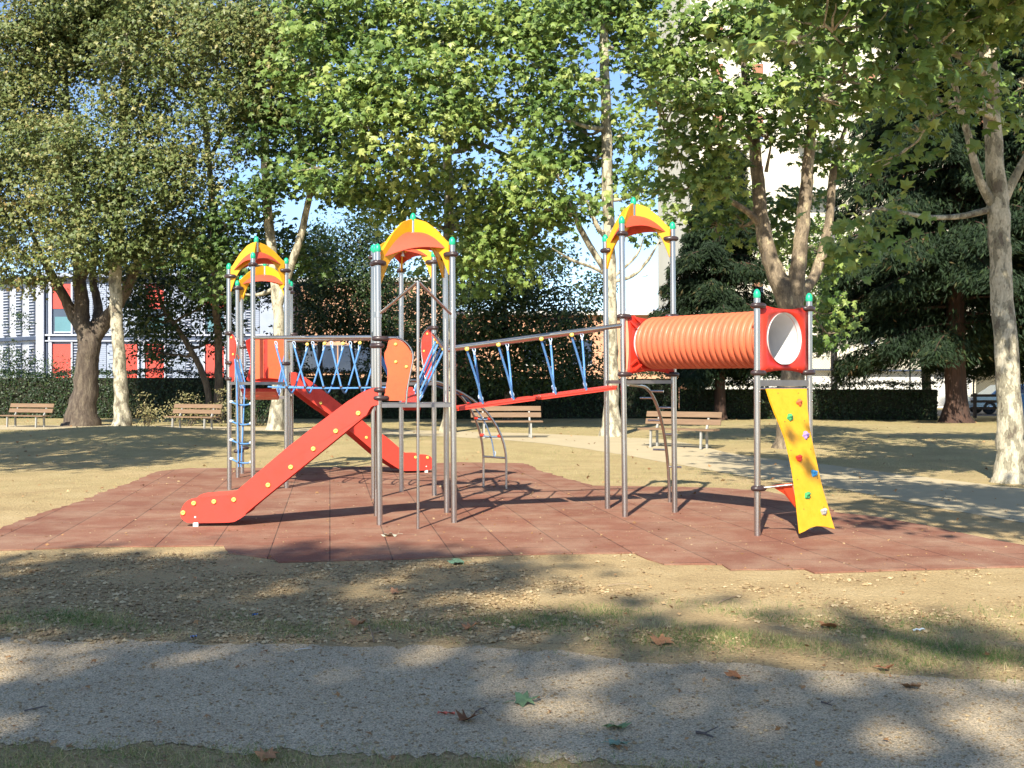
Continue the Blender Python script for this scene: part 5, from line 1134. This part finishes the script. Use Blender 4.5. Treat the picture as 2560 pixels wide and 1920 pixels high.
# road behind the hedge, fence, poles, car
k = MB(); k.bx(-80, 90, 49, 59, .11, .118); tag(k.build('road', mat('asphalt', (.075, .075, .075), .9, 0, (.055, .055, .055), 4, .6), None), kind='structure', label='asphalt road behind the hedge')
def chainlink():
    m = bpy.data.materials.new('chain_link'); m.use_nodes = True; return m
fd = 48.0; fx0, fx1 = (1650 - CX) / FPX * fd, (2600 - CX) / FPX * fd
fr = empty('wire_fence', 'chain link fence on thin posts above the right hedge', 'fence', (fx0, fd, 0))
for px in (1700, 1850, 1985, 2124, 2275, 2434, 2580):
    k = MB(); x = (px - CX) / FPX * fd - fx0; k.tube([(x, 0, 0), (x, 0, 2.82)], .035, 8); k.build('fence_post', M['greyd'], fr)
k = MB(); zt0, zt1 = .6, 2.72; W = fx1 - fx0; s_ = .11; hh_ = zt1 - zt0; i = -hh_
def wire(k, x0, z0, x1, z1, r=.0045):
    d = Vector((x1 - x0, 0, z1 - z0)); u = d.normalized(); w = Vector((-u.z, 0, u.x)) * r; a_ = Vector((x0, 0, z0)); b_ = Vector((x1, 0, z1))
    k.add([a_ + w, a_ + Vector((0, -r, 0)), a_ - w, b_ + w, b_ + Vector((0, -r, 0)), b_ - w], [(0, 1, 4, 3), (1, 2, 5, 4), (2, 0, 3, 5)])
while i < W:
    a0, a1 = max(i, 0), min(i + hh_, W)
    if a1 > a0: wire(k, a0, zt0 + (a0 - i), a1, zt0 + (a1 - i)); wire(k, a0, zt1 - (a0 - i), a1, zt1 - (a1 - i))
    i += s_
for z in (zt0, zt1): wire(k, 0, z, W, z, .008)
k.build('wire_mesh', M['galv'], fr)
pd = 47.5; x = (2083 - CX) / FPX * pd; k = MB(); k.tube([(0, 0, 0), (0, 0, 8)], .065, 12); o = k.build('metal_pole', M['galv'], None); o.location = (x, pd, .1); tag(o, 'grey metal pole standing behind the right hedge', 'pole')
# street lamp
ld = 78.0; lx = (1593 - CX) / FPX * ld; lz = lambda py: EYE - (py - HY) / FPX * ld
lamp = empty('street_lamp', 'white street lamp against the sky left of the tunnel', 'street lamp', (lx, ld, 0)); M['lampw'] = mat('lamp_white', (.75, .77, .80), .5)
k = MB(); k.tube([(0, 0, 0), (0, 0, lz(720)), (0, 0, lz(692))], [.10, .075, .07], 10); k.tube([(0, 0, lz(692)), (.15, 0, lz(688)), (.35, 0, lz(687))], .045, 8); k.build('mast', M['lampw'], lamp)
k = MB(); k.lathe((.30, 0, lz(688)), (1, 0, .12), [(.02, 0), (.10, .08), (.13, .25), (.10, .42), (.01, .50)], 12, 1.3, (0, 1, 0)); k.build('lamp_head', M['lampw'], lamp)
# blue car seen past the near plane trunk
M['carblue'] = mat('blue_car_paint', (.28, .47, .62), .25, .3, coat=.6); M['tyre'] = mat('tyre', (.02, .02, .02), .8); M['chrome'] = mat('chrome', (.6, .6, .6), .2, 1.0); M['lampred'] = mat('tail_lamp_red', (.5, .03, .02), .3)
cd = 52.0; cx_ = (2520 - CX) / FPX * cd
car = empty('parked_car', 'light blue car parked behind the rail fence at right', 'car', (cx_, cd, .12))
prof_ = [(-1.95, .30), (-1.98, .62), (-1.90, .80), (-1.20, .92), (-.55, 1.38), (.55, 1.42), (1.35, 1.05), (1.90, .92), (1.98, .60), (1.95, .30)]
k = MB(); k.prism([Vector((a, -.80, b)) for a, b in prof_[:3] + [(-1.2, .92), (1.35, .98), (1.9, .92)] + prof_[8:]], Vector((0, 1.6, 0))); body = k.build('body', M['carblue'], car)
k = MB(); bs = [(-1.15, .92), (-.55, 1.36), (.55, 1.40), (1.3, .98)]; k.add([(a, -.76, b) if b < 1 else (a, -.60, b) for a, b in bs] + [(a, .76, b) if b < 1 else (a, .60, b) for a, b in bs], [(0, 1, 2, 3), (7, 6, 5, 4), (0, 4, 5, 1), (1, 5, 6, 2), (2, 6, 7, 3)]); k.build('roof', M['carblue'], car)
k = MB(); k.add([(-.98, -.745, .97), (-.52, -.635, 1.30), (-.02, -.63, 1.32), (-.02, -.745, .97), (.05, -.745, .97), (.05, -.63, 1.32), (.50, -.635, 1.33), (1.08, -.745, 1.0)], [(0, 1, 2, 3), (4, 5, 6, 7)]); 
for v in range(len(k.v)): k.v[v] = (k.v[v][0], k.v[v][1] - .03, k.v[v][2])
k.build('side_window', M['darkglass'], car)
for sx in (-1.2, 1.2):
    for sy in (-.80, .66):
        k = MB(); k.lathe((sx, sy, .31), (0, 1, 0), [(.16, 0), (.30, 0), (.31, .03), (.31, .13), (.30, .16), (.16, .16)], 20); wh = k.build('wheel', M['tyre'], car); k = MB(); k.lathe((sx, sy - .005, .31), (0, 1, 0), [(.01, .0), (.17, .01), (.17, .15), (.01, .16)], 16); k.build('rim', M['chrome'], wh)
k = MB(); k.bx(-1.99, -1.90, -.72, -.45, .62, .78); k.build('headlight', M['lampw'], car); k = MB(); k.bx(1.90, 1.99, -.72, -.45, .64, .80); k.build('tail_light', M['lampred'], car)
rfx = (2470 - CX) / FPX * 46.5
rf_ = empty('rail_fence', 'dark wooden rail fence between the big conifer and the near plane', 'fence', (rfx, 46.5, .1)); M['dkwood'] = mat('dark_wood', (.07, .05, .04), .8, 0, (.10, .07, .05), 5, .5, .3)
for x in (-.55, .9, 2.35): k = MB(); k.bx(x - .06, x + .06, -.05, .05, 0, 1.05); k.build('fence_post', M['dkwood'], rf_)
for z in (.42, .70, .95): k = MB(); k.bx(-.75, 2.6, -.085, -.052, z - .055, z + .055); k.build('rail', M['dkwood'], rf_)
M['bin'] = mat('blue_plastic', (.02, .16, .42), .5); bx_ = (2563 - CX) / FPX * 44; k = MB(); k.prism([(-.26, -.26, 0), (.26, -.26, 0), (.26, .26, 0), (-.26, .26, 0)], UP * .95); k.prism([(-.3, -.3, .95), (.3, -.3, .95), (.3, .3, .95), (-.3, .3, .95)], UP * .08); o = k.build('waste_bin', M['bin'], None); o.location = (bx_, 44, .1); tag(o, 'blue bin at the far right edge beyond the near plane trunk', 'bin')

# ================================================================= LITTER, STONES, GRASS
def gp(px, py): g = G(px, py); return g
def area(n, x0, x1, y0, y1):
    py = 1 / rng.uniform(1 / (y1 - HY), 1 / (y0 - HY), n); d = FPX * EYE / py; px = rng.uniform(x0, x1, n)
    x = (px - CX) / FPX * d; return np.stack([x, d, gz(x, d)], -1), px, py + HY
def noise2(x, y, s=1.0, k=0):
    return (np.sin(x * 1.7 * s + 2.1 * np.sin(y * 1.1 * s + k)) + np.sin(y * 2.3 * s + 1.7 * np.sin(x * .9 * s + k * 2)) + np.sin((x + y) * 3.1 * s + k)) / 3
# pebbles: squashed octahedra
def pebbles(name, pos, size, label):
    n = len(pos); sv = np.array([(1, 0, 0), (0, 1, 0), (-1, 0, 0), (0, -1, 0), (0, 0, .75), (0, 0, -.4), (.62, .62, .35), (-.62, .62, .3), (-.62, -.62, .35), (.62, -.62, .3)]) * 1.0
    sf = np.array([(0, 6, 4), (6, 1, 4), (1, 7, 4), (7, 2, 4), (2, 8, 4), (8, 3, 4), (3, 9, 4), (9, 0, 4), (0, 5, 6), (6, 5, 1), (1, 5, 7), (7, 5, 2), (2, 5, 8), (8, 5, 3), (3, 5, 9), (9, 5, 0)])
    v = sv[None] * size[:, None, None] * rng.uniform(.6, 1.3, (n, 10, 1)); an = rng.random(n) * 6.28; ca, sa = np.cos(an)[:, None], np.sin(an)[:, None]
    x = v[..., 0] * ca - v[..., 1] * sa * .8; y = v[..., 0] * sa + v[..., 1] * ca * .8
    v = np.stack([x, y, v[..., 2] * .8], -1) + pos[:, None, :] + np.array([0, 0, 1]) * size[:, None, None] * .15
    f = (np.arange(n)[:, None, None] * 10 + sf[None]).reshape(-1, 3)
    return tag(np_mesh(name, v.reshape(-1, 3), f, LM['stone'], None, np.repeat(rng.random(n), 10)), label, None, None, 'stuff')
a1_, px, py = area(60000, -60, 2620, 1385, 1610); w = noise2(a1_[:, 0], a1_[:, 1], 1.6) + .9 * (px < 1350) + .35 * (py > 1470) + rng.normal(0, .4, len(px)); ok = (w > .75)
edge = np.interp(px, [p[0] for p in FRONT], [p[1] for p in FRONT]); ok &= (py > edge + 3)
pos1 = a1_[ok]; sz1 = rng.gamma(1.8, .0040, len(pos1)).clip(.003, .030)
kb = rng.choice(len(pos1), 700, False); kb = kb[(pos1[kb, 0] < 1.2)]; sz1[kb] = rng.uniform(.012, .034, len(kb))
pebbles('loose_stones', pos1, sz1, 'loose stones and dirt clods between rubber and gravel path')
a2_, px, py = area(24000, -60, 2620, 1600, 1920); pebbles('gravel_stones', a2_ + [0, 0, .004], rng.gamma(2, .0018, len(a2_)).clip(.002, .013), 'fine loose gravel on the near path')
a3_, px, py = area(3600, 0, 2560, 1180, 1420); lo_ = np.interp(px, [p[0] for p in FRONT], [p[1] for p in FRONT]); bk = sorted(BACK); hi_ = np.interp(px, [p[0] for p in bk], [p[1] for p in bk]); ok = (py < lo_ - 2) & (py > hi_ + 2)
pebbles('rubber_debris', a3_[ok] + [0, 0, .013], rng.gamma(2, .0022, ok.sum()).clip(.002, .012), 'small pale debris scattered on the red rubber')
# grass
def blades(name, pos, h, label, lm='grass', tint=None, lean=.5):
    n = len(pos); ax_ = rng.normal(size=(n, 3)) * lean + [0, 0, 1]; nr_ = rng.normal(size=(n, 3)); nr_[:, 2] *= .2
    o = scatter(name, pos, nr_, ax_, h, 'blade', LM[lm], None, tint); return tag(o, label, None, None, 'stuff')
g1, px, py = area(170000, -60, 2620, 1500, 1720)
bandc = np.interp(px, [0, 300, 700, 1100, 1500, 1800, 2100, 2560], [1560, 1555, 1572, 1570, 1560, 1580, 1600, 1625]); bandw = np.interp(px, [0, 700, 1000, 1500, 2560], [26, 22, 14, 42, 62])
wt = np.exp(-((py - bandc) / bandw) ** 2) * (.55 + .9 * noise2(g1[:, 0], g1[:, 1], 2.2, 1)); ok = rng.random(len(px)) < wt * .8
p_ = g1[ok]; t_ = np.clip(.45 + .35 * noise2(p_[:, 0], p_[:, 1], 3, 4) * -1 + rng.normal(0, .22, len(p_)), 0, 1)
blades('grass_verge', p_, rng.uniform(.018, .05, len(p_)), 'short green and dry grass along the gravel path edge', tint=t_, lean=.9)
g2, px, py = area(60000, -60, 2620, 1830, 1990); lim = np.interp(px, [0, 900, 1400, 2560], [1858, 1880, 1898, 1950])
ok = (py > lim + rng.normal(0, 9, len(px))) & (rng.random(len(px)) < .5 + .5 * noise2(g2[:, 0], g2[:, 1], 4)); p_ = g2[ok]
blades('near_grass', p_, rng.uniform(.015, .042, len(p_)), 'dry sparse grass at the bottom edge', tint=np.clip(.55 + rng.normal(0, .25, len(p_)), 0, 1), lean=1.0)
g3, px, py = area(110000, -60, 2620, 1060, 1240); back_y = np.interp(px, [p[0] for p in bk], [p[1] for p in bk])
pu = np.interp(px, [0, 700, 1100, 1480, 1818, 2225, 2560], [1071, 1078, 1086, 1100, 1138, 1183, 1226]); pl_ = np.interp(px, [0, 700, 1100, 1462, 1710, 2068, 2560], [1083, 1090, 1101, 1131, 1164, 1216, 1308])
wt = .55 + .8 * noise2(g3[:, 0] * .5, g3[:, 1] * .5, 1, 2); ok = (py < back_y - 1) & ((py < pu - 1) | (py > pl_ + 1)) & (rng.random(len(px)) < wt) & ~((px < 560) & (py > 1130) & (rng.random(len(px)) < .8))
p_ = g3[ok]; blades('lawn_grass', p_, rng.uniform(.02, .06, len(p_)), 'thin half-dry grass behind the rubber surface', tint=np.clip(.62 + .3 * noise2(p_[:, 0], p_[:, 1], .8, 5) + rng.normal(0, .2, len(p_)), 0, 1), lean=.9)
# leaf litter (uncountable) and the larger single leaves
l1, px, py = area(900, -60, 2620, 1200, 1920); n = len(l1)
o = scatter('leaf_litter', l1 + [0, 0, .02], rng.normal(size=(n, 3)) * .35 + [0, 0, 1], rng.normal(size=(n, 3)), rng.uniform(.015, .05, n), 'three', LM['dry']); tag(o, 'bits of dry leaf scattered over the ground', None, None, 'stuff')
o = None
l2, px, py = area(700, -60, 2620, 1040, 1250); n = len(l2)
o = scatter('far_leaf_litter', l2 + [0, 0, .03], rng.normal(size=(n, 3)) * .4 + [0, 0, 1], rng.normal(size=(n, 3)), rng.uniform(.05, .10, n), 'three', LM['dry']); tag(o, 'fallen dry leaves in the thin grass by the far benches', None, None, 'stuff')
def dleaf(label, px, py, size, c, curl=.5, z=.02):
    m = mat('fallen_leaf_' + label.split()[0], c, .8, 0, tuple(v * .6 for v in c), 30, .5, .4, 60); g = G(px, py); a = random.uniform(0, 6.28)
    out = [(0, -.42), (.14, -.36), (.20, -.30), (.50, -.24), (.40, -.08), (.30, .02), (.46, .26), (.26, .24), (.16, .20), (.10, .4), (0, .58), (-.10, .4), (-.16, .20), (-.26, .24), (-.46, .26), (-.30, .02), (-.40, -.08), (-.50, -.24), (-.20, -.30), (-.14, -.36)]
    vs = [(x * size, y * size, size * (curl * (x * x + .5 * y * y) + .06 * math.sin(9 * x) + .05 * math.cos(8 * y))) for x, y in out] + [(0, 0, 0)]
    up_ = [(x, y, z_ + .0018) for x, y, z_ in vs]; n = len(out)
    k = MB(); k.add(vs, [(n, (i + 1) % n, i) for i in range(n)], True); k.add(up_, [(n, i, (i + 1) % n) for i in range(n)], True); k.add(vs[:n] + up_[:n], [(i, (i + 1) % n, (i + 1) % n + n, i + n) for i in range(n)])
    k.tube([(0, -.40 * size, size * .08), (.05 * size, -.62 * size, size * .14), (.03 * size, -.8 * size, size * .10)], .0018, 5)
    o = k.build('fallen_leaf', m, None); o.location = (g.x, g.y, float(gz(g.x, g.y)) + z); o.rotation_euler = (random.uniform(-.25, .25), random.uniform(-.25, .25), a)
    return tag(o, label, 'leaf', 'single fallen leaves near the camera')
LB, LO, LG, LP = (.22, .085, .03), (.52, .24, .10), (.20, .30, .12), (.55, .46, .28)
dleaf('dark brown curled leaf on the gravel below centre', 1170, 1806, .11, LB, 1.4, .012)
dleaf('big tan leaf at the verge right of centre', 1653, 1610, .15, LO, .6)
dleaf('orange leaf on the gravel edge right of the tan one', 1834, 1698, .10, (.50, .20, .07), .5)
dleaf('pale green leaf lying on the lit gravel patch', 1543, 1826, .13, LG, .3)
dleaf('grey green leaf just below the pale green one', 1545, 1870, .10, (.22, .32, .22), .3)
dleaf('upright curled orange leaf among the stones, left of centre', 890, 1568, .12, LO, 1.2)
dleaf('rusty leaf at the verge near the twig, right of centre', 1178, 1576, .11, (.50, .22, .09), 1.0)
dleaf('greenish leaf on the dirt just in front of the rubber', 1143, 1411, .16, (.20, .34, .20), .4)
dleaf('pale dead leaf on the red rubber by the fire pole', 975, 1344, .17, (.52, .50, .38), .5, .02)
dleaf('green leaf at the left end of the lit gravel', 1312, 1760, .13, (.16, .26, .12), .3)
dleaf('brown leaf on the right part of the gravel path', 2277, 1724, .11, (.34, .20, .10), .4)
dleaf('orange leaf in the shaded right grass', 2210, 1678, .10, (.52, .22, .10), .5)
dleaf('tan leaf in the grass near the paper scrap', 2072, 1573, .13, LO, .7)
dleaf('reddish leaf low on the dirt at left of the lit patch', 987, 1486, .10, (.40, .20, .10), .5)
dleaf('brown leaf at the bottom edge left of centre', 668, 1900, .10, LO, .6)
def twig(label, pts, r, c=(.16, .10, .06)):
    q = [G(x, y) for x, y in pts]; o0 = q[0].copy(); k = MB(); ps = [p - o0 + UP * (r * .9 + .006 + (.012 * random.random())) for p in q]; sp = smooth_pts(ps, 4)
    k.tube(sp, list(np.linspace(r, r * .45, len(sp))), 7, noise=.1); mid = sp[len(sp) // 2]; k.tube([mid, mid + Vector((r * 9, r * 7, r * 1.5))], [r * .5, r * .25], 5)
    o = k.build('twig', mat('twig_bark', c, .9), None); o.location = (o0.x, o0.y, float(gz(o0.x, o0.y))); return tag(o, label, 'twig', 'twigs lying on the ground')
twig('bent twig crossing from verge to gravel at centre', [(922, 1571), (930, 1590), (935, 1612)], .006, (.24, .16, .10))
twig('thick dark stick on the gravel right of centre', [(1742, 1838), (1760, 1846), (1783, 1853)], .008, (.09, .07, .06))
twig('short dark twig at the right of the lit gravel', [(2053, 1764), (2080, 1769)], .005, (.08, .06, .05))
twig('thin pale twig on the sand in front of the right rubber', [(1795, 1512), (1820, 1500), (1855, 1491)], .005, (.36, .25, .16))
twig('long thin twig lying on the sand below the right tower', [(1520, 1468), (1560, 1465), (1612, 1474)], .004, (.30, .22, .14))
twig('thin dark twig on the shaded gravel at far left', [(60, 1783), (90, 1779), (120, 1773)], .004, (.10, .08, .07))
twig('pale broken twig on the gravel edge near centre', [(738, 1631), (760, 1629), (780, 1628)], .004, (.50, .46, .40))
twig('short brown twig on the gravel below the brown leaf', [(1190, 1786), (1205, 1780), (1220, 1789)], .004, (.12, .08, .06))
def scrap(label, px, py, w, h_, c, cat='litter'):
    g = G(px, py); k = MB(); U = 6; vs = []
    for j in range(3):
        for i in range(U + 1): vs.append((w * (i / U - .5), h_ * (j / 2 - .5), .004 + .010 * abs(math.sin(2.1 * i / U * 3 + j))))
    k.add(vs, [(j * (U + 1) + i, j * (U + 1) + i + 1, (j + 1) * (U + 1) + i + 1, (j + 1) * (U + 1) + i) for j in range(2) for i in range(U)], True); v2 = [(a, b, c_ - .002) for a, b, c_ in vs]
    k.add(v2, [(j * (U + 1) + i, (j + 1) * (U + 1) + i, (j + 1) * (U + 1) + i + 1, j * (U + 1) + i + 1) for j in range(2) for i in range(U)], True)
    o = k.build('litter_scrap', mat('scrap', c, .6), None); o.location = (g.x, g.y, float(gz(g.x, g.y)) + .006); o.rotation_euler = (0, 0, random.uniform(-.4, .4)); return tag(o, label, cat)
scrap('crumpled white paper scrap in the right grass verge', 2296, 1579, .085, .03, (.62, .72, .76))
scrap('thin orange plastic strip on the gravel left of the brown leaf', 1116, 1789, .085, .012, (.80, .18, .10))
scrap('small blue plastic bit among the left stones', 638, 1541, .035, .02, (.12, .28, .62))
scrap('pale blue wrapper piece at the gravel edge', 484, 1596, .04, .02, (.40, .48, .66))
